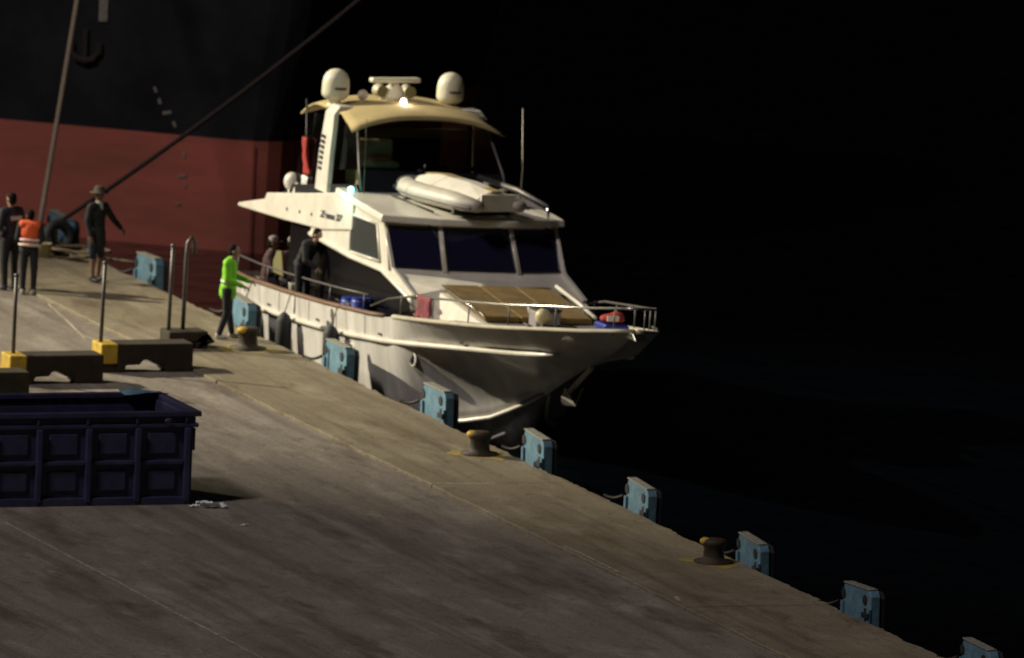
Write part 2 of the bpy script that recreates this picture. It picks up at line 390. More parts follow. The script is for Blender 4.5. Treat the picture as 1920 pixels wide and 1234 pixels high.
bollard(25.3, -.55, 'rope-wrapped iron bollard at the far end of the quay', .2)

# ------------------------------------------------------------------ barrier blocks with posts
def barrier(x0, x1, y, lab, m, yel=True, dep=.55, h=.52, post=None, skew=0):
    cx = (x0+x1)/2; L = x1-x0
    z0 = AP if x0 < -2.6 else 0.0
    t = thing('concrete_barrier', lab, 'barrier', (cx, y, z0), skew, 'dark barrier blocks on the quay')
    # front profile with a fork slot in the foot
    a, b = -L/2, L/2; s0, s1 = -L*.30+.1, L*.22
    pf = [(a, 0), (s0, 0), (s0+.04, .13), (s0+.30, .14), (s0+.36, .22), (s0+.52, .24), (s0+.60, .14), (s1-.04, .12), (s1, 0), (b, 0), (b, h), (a, h)]
    ya = a+.33 if yel else a
    pf2 = [(max(px, ya), pz) for px, pz in pf]
    MB().prism([(px, 0, pz) for px, pz in pf2], (0, dep, 0)).build('block', m, t, bevel=.02)
    if yel:
        MB().box((a, -.006, .16), (ya-.002, dep+.006, h+.006)).build('painted_end', 'yellow', t, bevel=.025)
        MB().box((a+.02, .02, 0), (ya-.002, dep-.02, .155)).build('foot', m, t, bevel=.01)
    if post:
        px, ph, lean = post
        p = MB().tube([(px, .28, h-.05), (px+lean*.5, .28, h+ph*.5), (px+lean, .28, h+ph)], .035, 10).build('post', 'steel', t, smooth=True)
        MB().ell((px+lean, .28, h+ph), (.05, .05, .04)).build('finial', 'steel', p, smooth=True)
    return t
barrier(-6.50, -4.72, 9.22, 'long dark barrier block with yellow end and one thin post, middle of three', 'block', post=(-.74, 1.42, .01))
barrier(-4.38, -2.62, 10.4, 'dark barrier block with yellow end and post, nearest the quay edge', 'block', post=(-.80, 1.45, .03))
barrier(-8.60, -6.72, 7.4, 'olive dark barrier block with no post behind the navy skip', 'block_olive', yel=False)
t0 = barrier(-2.30, -1.55, 12.7, 'short dark barrier block carrying two posts behind the yellow-ended ones', 'block', yel=False, h=.32, post=(-.30, 1.55, .03))
p4 = MB().tube([(-.02, .3, .28), (0, .3, 1.6), (.02, .3, 1.92), (.09, .3, 2.02), (.15, .3, 1.95), (.15, .3, 1.72)], .04, 10).build('hooked_post', 'steel', t0, smooth=True)

# ------------------------------------------------------------------ skip
sk = thing('skip_container', 'navy blue ribbed steel skip standing open on the apron', 'skip', (-10.2, -3.72, AP))
X0, X1, Y1, Hs = -2.85, 2.80, 2.1, 1.36
body = MB()
body.box((X0, 0, .14), (X1-.06, .05, Hs+.040)).box((X0, Y1-.05, .14), (X1-.06, Y1, Hs+.040)).box((X0, .052, .14), (X0+.05, Y1-.052, Hs+.15)).box((X1-.11, .052, .14), (X1-.06, Y1-.052, Hs+.15)).box((X0+.052, .052, .14), (X1-.112, Y1-.052, .2))
body.build('body', 'skip', sk, bevel=.01)
rim = MB()
for (a, b) in (((X0-.04, -.07, Hs+.16), (X1+.06, .08, Hs+.25)), ((X0-.04, Y1-.08, Hs+.16), (X1+.06, Y1+.07, Hs+.25)), ((X0-.04, .082, Hs+.16), (X0+.1, Y1-.082, Hs+.25)), ((X1-.08, .082, Hs+.16), (X1+.06, Y1-.082, Hs+.25)),
               ((X0-.04, -.05, Hs-.03), (X1+.02, .06, Hs+.04)), ((X0, 0, Hs+.042), (X1-.02, .045, Hs+.158)), ((X0, Y1-.045, Hs+.042), (X1-.02, Y1, Hs+.158)), ((X1-.08, .047, Hs-.03), (X1-.02, Y1-.047, Hs+.158))): rim.box(a, b)
rim.build('top_rim', 'skip', sk, bevel=.012)
for k in range(5):
    x = X1-.75*0-.18-.89*k*1.0
    MB().box((x-.05, -.11, .06), (x+.05, -.002, Hs-.032)).build('rib', 'skip', sk, bevel=.015)
    MB().box((x-.05, -.06, Hs+.045), (x+.0, -.003, Hs+.155)).build('rim_bracket', 'skip', sk, bevel=.008)
    if k < 5:
        MB().box((x-.838, -.075, .70), (x-.052, -.002, .77)).build('cross_rib', 'skip', sk, bevel=.012)
        MB().box((x-.70, -.03, .25), (x-.19, -.002, .60)).build('pressed_panel', 'skip', sk, bevel=.02)
        MB().box((x-.70, -.03, .88), (x-.19, -.002, 1.24)).build('pressed_panel', 'skip', sk, bevel=.02)
MB().box((X0, -.09, 0), (X1-.1, .06, .135)).box((X0, Y1-.06, 0), (X1-.1, Y1+.05, .135)).build('base_rail', 'skip', sk, bevel=.012)
MB().tube([(X1, .2, Hs-.08), (X1, .2, .9)], .05, 8).build('door_hinge', 'skip', sk, smooth=True)
MB().ell((X1-.55, -.10, Hs+.10), (.07, .03, .05)).build('latch', 'steel', sk)
rows = [[(x, y, .92+.12*math.sin(x*3.1+y*2)*math.cos(y*4.3+x)+rnd.uniform(-.05, .05)) for y in [.06+.197*j for j in range(11)]] for x in [X0+.06+.24*i for i in range(23)]]
MB().grid(rows).build('shade_fill', 'skip_in', sk)  # dark lumpy sheet added to darken the open inside like shade
tp = MB().grid([[(x, y, Hs+.27+.03*math.sin(x*5+y*7)-.1*max(0, x-2.5)) for y in (1.83, 2.0, 2.18)] for x in (2.1, 2.3, 2.5, 2.7, 2.9)]).build('tarpaulin', 'blue', sk, smooth=True, solid=.012)
for i, (x, y, s, lab) in enumerate(((-7.30, -3.95, .10, 'small crumpled white piece in place of a wet glint against the skip corner'), (-7.22, -4.22, .17, 'long white strip in place of a wet glint beside the skip corner'), (-7.55, -4.15, .07, 'tiny white piece in place of a wet glint at the foot of the skip'), (-7.3, -6.1, .05, 'tiny pale scrap lying alone on the dark apron'))):
    mb = MB(); rows = []
    for a in range(7):
        rows.append([(x+s*(a-3)*.45, y+s*(b-1.5)*.35+.02*math.sin(a*2), AP+.01+rnd.random()*s*.7) for b in range(4)])
    tag(mb.grid(rows).build('glint_scrap', 'glint' if i < 3 else 'white_pl', solid=.003), lab, 'litter', 'shiny litter by the skip')  # first three are white pieces added in place of a wet glint

# ------------------------------------------------------------------ ship behind
A_ = Vector((-.772, .635, 0)); N_ = Vector((-.635, -.772, 0)); P0 = Vector((6.09, 30.89, 0))
ship = thing('cargo_ship', 'black hulled cargo ship with red boot-topping lying beyond the quay', 'ship', (P0.x-N_.x*6-A_.x*-20, P0.y-N_.y*6-A_.y*-20, -1.1))
SO = Vector(ship.location)
HB = 6.0
def ship_ring(z):
    fw = max(0, z-1)*.28; fl_ = max(0, z-2)*.02
    pts = []
    for k in range(19):
        a = math.pi*k/18-math.pi/2                      # around the bow
        ca, sa = math.cos(a), math.sin(a)
        s = 1.1-(1.5+fw)*abs(ca)**.6; t = (HB+fl_)*math.copysign(abs(sa)**.45, sa)
        pts.append((s, -t))
    near = [(s, t) for s, t in ((75, HB+fl_), (50, HB+fl_), (25, HB+fl_), (10, HB+fl_))]
    far = [(s, -t) for s, t in reversed(near)]
    loop = near+pts+far
    return [P0+A_*s+N_*(t-HB)+Vector((0, 0, z)) for s, t in loop]
def ship_part(zs, name, m):
    mb = MB().grid([ship_ring(z) for z in zs], closed=True)
    nc = len(ship_ring(0)); mb.f.append(tuple(range(nc-1, -1, -1))); mb.f.append(tuple(range((len(zs)-1)*nc, len(zs)*nc)))
    return mb.build(name, m, ship, off=SO)
ship_part([-4, -1.1, 0, 1.1], 'boot_topping', 'red_hull')
ship_part([1.102, 3, 5, 7, 9.5], 'topsides', 'black_hull')
ship_part([9.502, 9.8], 'bulwark_rail', 'black_hull')
def on_ship(s, z, out=.012): return P0+A_*s+N_*(out+max(0, z-2)*.02)+Vector((0, 0, z))
SROT = Matrix((A_, N_, Vector((0, 0, 1)))).transposed()
for s, z, ww, hh, sk_ in ((2.62, 1.95, .035, .14, .5), (2.52, 1.73, .035, .14, .3), (2.36, 1.52, .12, .07, .2), (2.20, 1.30, .035, .16, .5), (2.05, 1.02, .03, .10, .3), (1.98, .72, .025, .15, .4), (2.0, .30, .12, .06, .1), (1.93, .12, .03, .09, .2), (2.05, -.25, .06, .05, .2)):
    c = on_ship(s, z); mb = MB().box((-ww*.75, 0, -hh*.4), (ww*.75, .008, hh*.4), Matrix.Rotation(sk_, 3, 'Y'), (0, 0, 0))
    mb.v = [tuple(c+SROT@Vector(v)) for v in mb.v]; mb.build('draught_mark', 'white_mark', ship, off=SO)
# anchor in its pocket + pale bar above
c = on_ship(4.1, 2.75, .02)
mb = MB().box((-.10, 0, -.55), (.10, .16, .55)).tube([(-.62, .12, -.30), (-.35, .16, -.62), (0, .18, -.70), (.35, .16, -.62), (.62, .12, -.30)], [.07, .12, .15, .12, .07], 8).box((-.70, .05, -.42), (-.45, .16, .05)).box((.45, .05, -.42), (.70, .16, .05))
mb.v = [tuple(c+SROT@Vector((v[0]*.5, v[1]*.25, v[2]*.5))) for v in mb.v]; mb.build('anchor', 'rust_dull', ship, off=SO, bevel=.02)
c = on_ship(3.75, 3.65, .012); mb = MB().box((-.09, 0, -.45), (.09, .01, .45)); mb.v = [tuple(c+SROT@Vector(v)) for v in mb.v]; mb.build('pale_bar', 'white_mark', ship, off=SO)
for s in (.55, 12, 22):                                       # plating seams
    a = on_ship(s, -1.0, .0); b = on_ship(s, 1.05, .0)
    MB().tube([a, b], .012, 5).build('plate_seam', 'red_hull', ship, off=SO)

# mooring lines
def rope(name, a, b, sag, rad, m, lab, n=24):
    a = Vector(a); b = Vector(b)
    P = [a.lerp(b, i/n)-Vector((0, 0, sag*4*(i/n)*(1-i/n))) for i in range(n+1)]
    return tag(MB().tube(P, rad, 7).build(name, m, smooth=True), lab, 'rope', 'mooring lines of the cargo ship')
rope('mooring_line', (-.50, 25.3, .30), (11.0, 29.6, 7.4), .35, .045, 'rope_dark', "dark mooring line rising from quay bollard towards the ship's bow")
rope('mooring_line', (-.62, 25.4, .32), (3.75, 34.4, 9.2), .12, .05, 'rope_pale', 'pale mooring line rising steeply from the rope-wrapped bollard')
P = []
for i in range(60):
    a = i*.55; P.append((-.55+.24*math.cos(a), 25.3+.24*math.sin(a), .08+.004*i))
tag(MB().tube(P, .035, 6).build('rope_coil', 'rope_tan', smooth=True), 'tan rope wound round the bollard at the quay end', 'rope')
for k, (x, y, lab) in enumerate(((-.35, 23.6, 'loose tan rope heap lying on the quay by the tyre'), (-1.15, 24.6, 'small tan rope heap lying behind the orange vested person'))):
    P = []
    for i in range(46):
        a = i*.5; rr = .18+.10*math.sin(i*.9)+.004*i; P.append((x+rr*math.cos(a)*1.3, y+rr*math.sin(a)*1.3, .035+.0035*i+rnd.random()*.03))
    P += [(x+.25+.2*j, y-.25*j, .04) for j in range(1, 4)] if k == 0 else []
    tag(MB().tube(P, .03, 6).build('rope_heap', 'rope_tan', smooth=True), lab, 'rope', 'rope heaps at the quay end')
ty = MB()
rows = []
for k in range(24):
    a = 2*math.pi*k/24; rows.append([((.24+.10*math.cos(b))*math.cos(a), .11*math.sin(b), (.24+.10*math.cos(b))*math.sin(a)) for b in [2*math.pi*j/10 for j in range(10)]])
rows.append(rows[0]); ty.grid(rows, closed=True)
tyre = ty.build('tyre', 'rubber', smooth=True); tyre.location = (-.62, 24.2, .34); tyre.rotation_euler = (R(-14), 0, R(10)); tag(tyre, 'black tyre standing on edge among the ropes at quay end', 'tyre')
bk = thing('bucket', 'cream plastic bucket on the quay beside the black tyre', 'bucket', (-1.0, 23.9, 0)); MB().lathe([(.11, 0), (.14, .26), (.15, .27), (.135, .27), (.10, .03)], (0, 0, 0), 16).build('pail', 'buoy', bk, smooth=True); MB().tube([(-.145, 0, .26), (-.11, .05, .34), (0, .07, .37), (.11, .05, .34), (.145, 0, .26)], .008, 5).build('handle', 'steel', bk)
yp = thing('marker_post', 'short yellow marker post standing among the ropes at quay end', 'post', (-1.05, 24.8, 0)); MB().lathe([(.06, 0), (.06, .42), (.045, .46), (.01, .47)], (0, 0, 0), 12).build('post', 'yellow', yp, smooth=True); MB().lathe([(.12, 0), (.12, .03), (.06, .04)], (0, 0, 0), 12).build('base', 'steel', yp)
wr = thing('boat_hook', 'pale boat hook leaning over the quay end by the ropes', 'boat hook', (-1.6, 26.4, 0)); MB().tube([(-.55, .1, 0), (-.1, 0, .62), (.55, -.05, .56)], .026, 8).build('shaft', 'white_pl', wr, smooth=True); MB().tube([(.55, -.05, .56), (.64, -.05, .56), (.66, -.05, .50)], .016, 6).build('hook', 'steel', wr)

# ================================================================== YACHT
HEEL = R(2.2); YO = Vector((2.74, 11.0, -1.1))
yt = thing('motor_yacht', 'white motor yacht with flybridge and twin satellite domes moored at the quay', 'yacht', YO)
yt.rotation_euler = (0, HEEL, 0)
YM = Matrix.Translation(YO)@Euler((0, HEEL, 0)).to_matrix().to_4x4()
XC = 2.70
def yb(mb, name, m, parent=None, **k):     # build a yacht part from upright world coordinates (b measured from the centreline)
    return mb.build(name, m, parent or yt, off=(0, YO.y, YO.z), **k)
def yworld(b, y, z): return YM@Vector((b, y-YO.y, z-YO.z))
Y_ = [2.3, 2.65, 3.2, 4.2, 5.2, 6.1, 7.9, 9.1, 10.7, 13, 15.3, 17.5, 18.9]
HBv = [.04, .32, .74, 1.14, 1.42, 1.60, 1.83, 1.92, 2.0, 2.02, 2.0, 1.95, 1.86]
ZG = [1.86, 1.80, 1.71, 1.58, 1.44, 1.33, 1.13, 1.00, .84, .68, .55, .45, .42]
hbf = lambda y: interp(y, Y_, HBv)
zgf = lambda y: interp(y, Y_, ZG)
zkf = lambda y: interp(y, [2.3, 3.2, 4.3, 5.6, 6.5, 6.9, 7.2, 7.5, 8.4, 10, 18.9], [1.84, 1.40, .98, .48, .10, -.35, -.75, -1.1, -1.65, -1.9, -1.7])
zcf = lambda y: interp(y, [6.5, 7.2, 8, 9, 10, 13, 18.9], [.11, -.26, -.62, -.86, -.96, -1.02, -1.05])
bcf = lambda y: interp(y, [6.5, 7.0, 8.0, 9.0, 9.7, 10.7, 13, 18.9], [.0, .16, .54, 1.00, 1.42, 1.62, 1.76, 1.70])
def sec(y, z):     # half breadth of the topsides at height z
    zg, hb = zgf(y), hbf(y)
    z0, b0 = (zcf(y), bcf(y)) if y > 6.5 else (zkf(y), 0.015)
    s = max(0, min(1, (z-z0)/(zg-z0))); g = interp(y, [2.3, 5, 7, 8.6, 9.7, 14], [1.05, 1.40, 1.85, 1.50, .50, .42])
    k = interp(y, [4, 8.6, 9.8], [.62, .68, .97]); sr = (zg-.44-z0)/(zg-z0)
    if sr <= .05 or y > 9.75: return b0+(hb-b0)*s**g if y > 9.75 else b0+(hb-b0)*s
    return b0+(hb-b0)*k*(s/sr)**g if s < sr else b0+(hb-b0)*(k+(1-k)*(s-sr)/(1-sr))
ys = [2.3, 2.45, 2.65, 2.9, 3.2, 3.6, 4.0, 4.5, 5.0, 5.5, 6.0, 6.45, 6.75, 7.05, 7.4, 7.9, 8.4, 8.8, 9.1, 9.35, 9.6, 10.0, 10.7, 11.8, 13, 14.2, 15.3, 16.4, 17.5, 18.3, 18.9]
SL = [0, .12, .25, .4, .55, .7, .85, 1]
rows = []
for y in ys:
    z0 = zcf(y) if y > 6.5 else zkf(y); zg = zgf(y)
    half = [(sec(y, z0+(zg-z0)*s), y, z0+(zg-z0)*s) for s in SL]
    rows.append([(-b, yy, z) for b, yy, z in reversed(half)]+[])
    rows[-1] = rows[-1]+[(b, yy, z) for b, yy, z in half]
mb = MB().grid(rows)
nc = 16
mb.f.append(tuple((len(ys)-1)*nc+k for k in range(nc)))
hull = yb(mb, 'hull', 'gel_hull', smooth=True)
# bottom below the chine
rows = []
for y in [yy for yy in ys if yy > 6.5]:
    zc, bc, zk = zcf(y), bcf(y), zkf(y)
    rows.append([(-bc, y, zc), (-bc*.55, y, zc+(zk-zc)*.4), (0, y, zk), (bc*.55, y, zc+(zk-zc)*.4), (bc, y, zc)])
mb = MB().grid([[(0, 6.5, .105)]*5]+rows); mb.f.append(tuple((len(rows))*5+k for k in range(5)))
yb(mb, 'hull_bottom', 'antifoul', smooth=True)
for sg, nm in ((-1, 'starboard'), (1, 'port')):
    P = [(sg*(sec(y, zgf(y)-.44)+interp(y, [4.3, 5, 8, 10], [.02, .07, .07, .035])), y, zgf(y)-.44) for y in [4.35, 4.6, 5, 5.5, 6, 6.5, 7.2, 8, 9, 10, 11.5, 13, 15, 17, 18.85]]
    yb(MB().tube(P, [.02, .04]+[.052]*13, 8), 'rubbing_strake', 'gel', smooth=True)
    P = [(sg*(hbf(y)-.03), y, zgf(y)+.02) for y in [2.34]+[v for v in ys[2:] if v < 10]]
    yb(MB().tube(P, .045, 8, flat=1.3), 'gunwale_cap', 'deck', smooth=True)
    P = [(sg*(hbf(y)-.03), y, zgf(y)+.02) for y in [v for v in ys if v > 9.8]]
    yb(MB().tube(P, .045, 8, flat=1.3), 'teak_cap', 'teak', smooth=True)
    P = [(sg*(bcf(y)+.03), y, zcf(y)+.01) for y in [6.55, 6.75, 7.05, 7.4, 7.9, 8.5, 9.1, 9.9, 10.7]]
    yb(MB().tube(P, [.02]+[.04]*8, 8), 'spray_rail', 'gel', smooth=True)
    P = [(sg*(bcf(y)*.56+.01), y, zcf(y)+(zkf(y)-zcf(y))*.4) for y in [7.8, 8.5, 9.1, 9.9, 10.7]]
    yb(MB().tube(P, .028, 8), 'lower_strake', 'gel', smooth=True)
    # porthole
    for y0 in (9.15, 11.6):
        z0 = zgf(y0)-.72; b0 = sec(y0, z0)
        t = MB().lathe([(.15, -.02), (.17, .02), (.13, .03)], (0, 0, 0), 16, 'x', 1, .8)
        t.v = [(sg*(b0+v[0]-.0), y0+v[1], z0+v[2]) for v in t.v]
        po = yb(t, 'porthole', 'gel', smooth=False)
        t = MB().lathe([(.13, .031), (.12, .036)], (0, 0, 0), 16, 'x', 1, .8); t.v = [(sg*(b0+v[0]), y0+v[1], z0+v[2]) for v in t.v]
        yb(t, 'pane', 'glass', po)
    # inner bulwark
    rows = [[(sg*(hbf(y)-.07), y, zgf(y)), (sg*max(.005, sec(y, max(zgf(y)-.40, zkf(y)+.06))-.06), y, max(zgf(y)-.40, zkf(y)+.06))] for y in ys[3:]]
    yb(MB().grid(rows), 'inner_bulwark', 'gel', smooth=True, solid=.02)
dkz = lambda y: max(zgf(y)-.36 if y < 15.8 else zgf(y)-.60, zkf(y)+.08)
rows = [[(f*max(.01, sec(y, dkz(y))-.05), y, dkz(y)) for f in (-1, -.5, 0, .5, 1)] for y in ys[3:]]
yb(MB().grid(rows), 'deck', 'deck')
for sg in (-1, 1):
    for y in (4.6, 8.6, 11.9, 17.0):
        b = hbf(y)-.03
        yb(MB().tube([(sg*b, y-.14, zgf(y)+.10), (sg*b, y+.14, zgf(y)+.10)], .016, 6).tube([(sg*b, y-.05, zgf(y)+.03), (sg*b, y-.05, zgf(y)+.10)], .014, 6).tube([(sg*b, y+.05, zgf(y)+.03), (sg*b, y+.05, zgf(y)+.10)], .014, 6), 'cleat', 'steel', smooth=True)
    for y in (7.4, 10.2, 13.4, 16.2):
        z = zgf(y)-.33; b = sec(y, z)
        yb(MB().box((sg*b-.012, y-.10, z-.022), (sg*b+.012, y+.10, z+.022)), 'scupper', 'black', bevel=.008)
# seams down the topsides
for y in (10.9, 12.4, 13.9, 15.6):
    P = [(-(sec(y, zgf(y)-z)+.002), y, zgf(y)-z) for z in (.03, .2, .39)]
    yb(MB().tube(P, .008, 5), 'plank_seam', 'dark')

# ---- coachroof and sun pad
def poly_slab(mb, pts_b, pts_t): # two loops of equal length
    n = len(pts_b); return mb.add(pts_b+pts_t, [tuple(range(n-1, -1, -1)), tuple(range(n, 2*n))]+[(i, (i+1) % n, n+(i+1) % n, n+i) for i in range(n)])
bot = [(-1.45, 9.9, .6), (-1.22, 6.9, .84), (-.55, 5.9, .95), (.55, 5.9, .95), (1.22, 6.9, .84), (1.45, 9.9, .6)]
top = [(-1.15, 9.9, 1.52), (-1.12, 7.15, 1.24), (-.5, 6.35, 1.12), (.5, 6.35, 1.12), (1.12, 7.15, 1.24), (1.15, 9.9, 1.52)]
yb(poly_slab(MB(), bot, top), 'coachroof', 'gel', bevel=.04)
for k in range(3):                          # three cushions of the sun pad
    b0, b1 = -1.03+.695*k, -1.03+.695*k+.68
    yb(MB().add([(b0, 9.55, 1.49), (b1, 9.55, 1.49), (b1, 7.25, 1.262), (b0, 7.25, 1.262), (b0, 9.55, 1.60), (b1, 9.55, 1.60), (b1, 7.25, 1.365), (b0, 7.25, 1.365)], [(0,3,2,1),(4,5,6,7),(0,1,5,4),(1,2,6,5),(2,3,7,6),(3,0,4,7)]), 'sunpad_cushion', 'ochre', bevel=.03)
yb(MB().tube([(1.10, 9.4, 1.64), (1.09, 8.2, 1.52), (1.06, 7.2, 1.40)], .035, 8), 'grab_rail', 'gel', smooth=True)
yb(MB().tube([(-1.10, 9.4, 1.60), (-1.10, 8.2, 1.49), (-1.07, 7.2, 1.38)], .018, 8), 'grab_rail', 'chrome', smooth=True)
yb(MB().box((-.25, 6.0, 1.1), (.28, 6.5, 1.36)).tube([(-.32, 6.25, 1.26), (.36, 6.25, 1.26)], .11, 12), 'windlass', 'black', bevel=.02)
yb(MB().prism([(-.12, 2.2, 1.86), (-.12, 3.1, 1.80), (-.12, 3.1, 1.70), (-.12, 2.0, 1.75)], (.24, 0, 0)), 'bow_roller', 'chrome', bevel=.01)
# bow rail: top rail + stanchions
for sg in (-1, 1):
    yr = [2.2, 2.6, 3.2, 4.2, 5.2, 6.4, 7.6, 8.8, 10.0, 10.8]
    P = [(sg*max(.0, hbf(y)-.07), y, zgf(y)+.44-(.0 if y < 9.5 else (y-9.5)*.22)) for y in yr]
    yb(MB().tube(P, .022, 8), 'top_rail', 'chrome' if sg < 0 else 'steel', smooth=True)  # port rail in duller steel, its shade put into the material
    for y in (2.7, 3.9, 5.2, 6.6, 8.0, 9.4):
        yb(MB().tube([(sg*(hbf(y)-.07), y, zgf(y)-.05), (sg*(hbf(y)-.07), y, zgf(y)+.43)], .014, 6), 'stanchion', 'steel', smooth=True)
    yr = [11.0, 12.5, 14, 15.5, 17, 18.6]
    P = [(sg*(hbf(y)-.08), y, zgf(y)+.34) for y in yr]
    yb(MB().tube(P, .018, 8), 'side_rail', 'steel', smooth=True)
    for y in (11.2, 13, 14.9, 16.6, 18.5):
        yb(MB().tube([(sg*(hbf(y)-.08), y, zgf(y)-.05), (sg*(hbf(y)-.08), y, zgf(y)+.34)], .014, 6), 'stanchion', 'steel', smooth=True)
# anchor at the stem
yb(MB().tube([(0, 4.4, .90), (0, 5.0, .55), (0, 5.55, .22)], .035, 8).add([(-.16, 5.35, .22), (0, 5.05, .12), (.16, 5.35, .22), (.0, 5.75, .02), (-.17, 5.2, .42), (.17, 5.2, .42)], [(0, 1, 3), (1, 2, 3), (0, 4, 1), (2, 1, 5), (0, 3, 2)]), 'anchor', 'gel', solid=.03)

# ---- saloon (near-black sides) and wheelhouse
BW = 1.69
pl = [(16.4, .0), (16.4, 1.86), (14.7, 1.86), (12.77, 1.80), (10.9, 1.70), (9.75, 1.45), (9.45, 1.2), (9.3, .75), (9.6, .35)]
yb(MB().prism([(-BW+.10, y, z) for y, z in pl], (2*BW-.20, 0, 0)), 'saloon_wall', 'saloon', bevel=.02)
# side shells of the wheelhouse: white above the sweeping trim
side = [(15.0, 1.72), (12.77, 1.63), (11.0, 1.64), (9.42, 1.35), (9.30, 1.42), (10.52, 1.74), (11.15, 2.50), (13.2, 2.60), (15.0, 2.3)]
for sg in (-1, 1):
    sh = yb(MB().prism([(sg*BW, y, z) for y, z in side], (-sg*.07, 0, 0)), 'wheelhouse_side', 'gel', bevel=.008)
    tr_ = [(15.0, 1.70), (12.77, 1.61), (11.0, 1.62), (9.40, 1.33), (9.22, 1.16)]
    yb(MB().tube([(sg*(BW+.005), y, z) for y, z in tr_], .045, 8), 'trim', 'gel', smooth=True)
    # side window, glass set in a raised frame
    wn = [(12.86, 2.38), (11.42, 2.40), (11.12, 1.76), (12.76, 1.70)]
    g = yb(MB().prism([(sg*(BW+.004), y, z) for y, z in wn], (-sg*.02, 0, 0)), 'side_window', 'glass_grey')
    fr_ = MB()
    for i in range(4):
        a, b = Vector((sg*(BW+.01), *wn[i])), Vector((sg*(BW+.01), *wn[(i+1) % 4])); fr_.tube([a, b], .026, 6)
    yb(fr_, 'window_frame', 'gel', g, smooth=True)
    wn2 = [(14.55, 1.50), (13.0, 1.42), (13.0, .85), (14.55, .80)]
# windscreen facets
tb = [(-1.65, 11.17, 2.47), (-.68, 10.92, 2.49), (.68, 10.92, 2.49), (1.65, 11.17, 2.47)]
bb = [(-1.71, 10.58, 1.68), (-.72, 10.34, 1.68), (.72, 10.34, 1.68), (1.71, 10.58, 1.68)]
ws = MB()
for k in range(3):
    a, b, c, e = [Vector(p) for p in (bb[k], bb[k+1], tb[k+1], tb[k])]
    ws.prism([a, b, c, e], (0, .07, 0))
wsw = yb(ws, 'windscreen_wall', 'gel')
for k in range(3):
    a, b, c, e = [Vector(p) for p in (bb[k], bb[k+1], tb[k+1], tb[k])]
    n = (b-a).cross(e-a).normalized(); n = n if n.y < 0 else -n
    L = lambda s, t: (a.lerp(b, s)).lerp(e.lerp(c, s), t)
    s0, s1 = (.055, .955) if k == 0 else (.045, .955) if k == 1 else (.045, .945)
    q4 = [L(s0, .07), L(s1, .07), L(s1, .93), L(s0, .93)]
    g = yb(MB().prism([p+n*.004 for p in q4], n*.006), 'windscreen_pane', 'glass_blue')
    f4 = MB()
    for i in range(4): f4.tube([q4[i]+n*.012, q4[(i+1) % 4]+n*.012], .016, 6)
    yb(f4, 'pane_gasket', 'black', g)
    q5 = [L(.012, .0), L(.988, .0), L(.988, 1.0), L(.012, 1.0)]
    for i in (1, 3): yb(MB().tube([q5[i]+n*.015, q5[(i+1) % 4]+n*.015], .036, 6), 'mullion', 'gel', g, smooth=True)
    w0, w1 = L(.80, .99)+n*.05, L(.93, .72)+n*.035
    yb(MB().tube([w0, w1], .014, 6).tube([w0-n*.05, w0], .03, 6), 'wiper', 'black', g)
# coaming below the windscreen running down to the coachroof
rows = [[Vector(p)+Vector((0, -.01, 0)) for p in bb], [(-1.67, 10.30, 1.58), (-.72, 10.08, 1.60), (.72, 10.08, 1.60), (1.67, 10.30, 1.58)], [(-1.65, 9.42, 1.38), (-1.12, 9.45, 1.50), (1.12, 9.45, 1.50), (1.65, 9.42, 1.38)], [(-1.62, 9.1, .95), (-1.2, 8.9, 1.0), (1.2, 8.9, 1.0), (1.62, 9.1, .95)]]
yb(MB().grid(rows), 'windscreen_coaming', 'gel', solid=.03, bevel=.006)
# wheelhouse roof with brow
pr_ = [(-1.79, 11.02), (-.72, 10.74), (.72, 10.74), (1.81, 11.02), (1.81, 13.6), (-1.79, 13.6)]
zr = lambda y: 2.50+.05*(y-11)
yb(poly_slab(MB(), [(b, y, zr(y)) for b, y in pr_], [(b*.985, y+.03, zr(y)+.13) for b, y in pr_]), 'wheelhouse_roof', 'gel', bevel=.03)
yb(MB().box((.70, 10.86, 2.62), (1.55, 11.3, 2.66)), 'roof_hatch', 'gel', bevel=.01)
yb(MB().tube([(-.95, 12.9, 2.75), (-.72, 11.2, 2.69)], .018, 6), 'roof_rail', 'black', smooth=True)
yb(MB().tube([(-.5, 12.9, 2.78), (-.42, 11.9, 2.74)], .012, 6), 'roof_rail', 'black', smooth=True)
# fly deck: thick fascia sweeping aft
fd = [(19.0, 1.62), (19.0, 1.69), (17.55, 1.97), (17.45, 2.10), (15.2, 2.42), (13.5, 2.68), (12.7, 2.68), (12.7, 2.10), (14.3, 1.87), (16.4, 1.74)]
yb(MB().prism([(-1.73, y, z) for y, z in fd], (3.46, 0, 0)), 'fly_deck', 'gel', bevel=.025)
for y, z in ((16.25, 1.97), (15.55, 2.02), (14.9, 2.07)):
    t = MB().lathe([(.032, 0), (.032, .012), (.02, .014)], (0, 0, 0), 10, 'x'); t.v = [(-1.73-v[0], y+v[1], z+v[2]) for v in t.v]
    yb(t, 'deck_drain', 'dark')
# fly coaming
yb(MB().prism([(-1.5, 13.05, 2.66), (-1.5, 13.3, 2.86), (-1.5, 16.8, 2.36), (-1.5, 17.3, 2.1)], (.06, 0, 0)), 'fly_coaming', 'navy_panel', bevel=.01)
yb(MB().prism([(1.44, 13.05, 2.66), (1.44, 13.3, 2.86), (1.44, 16.8, 2.36), (1.44, 17.3, 2.1)], (.06, 0, 0)), 'fly_coaming', 'navy_panel', bevel=.01)
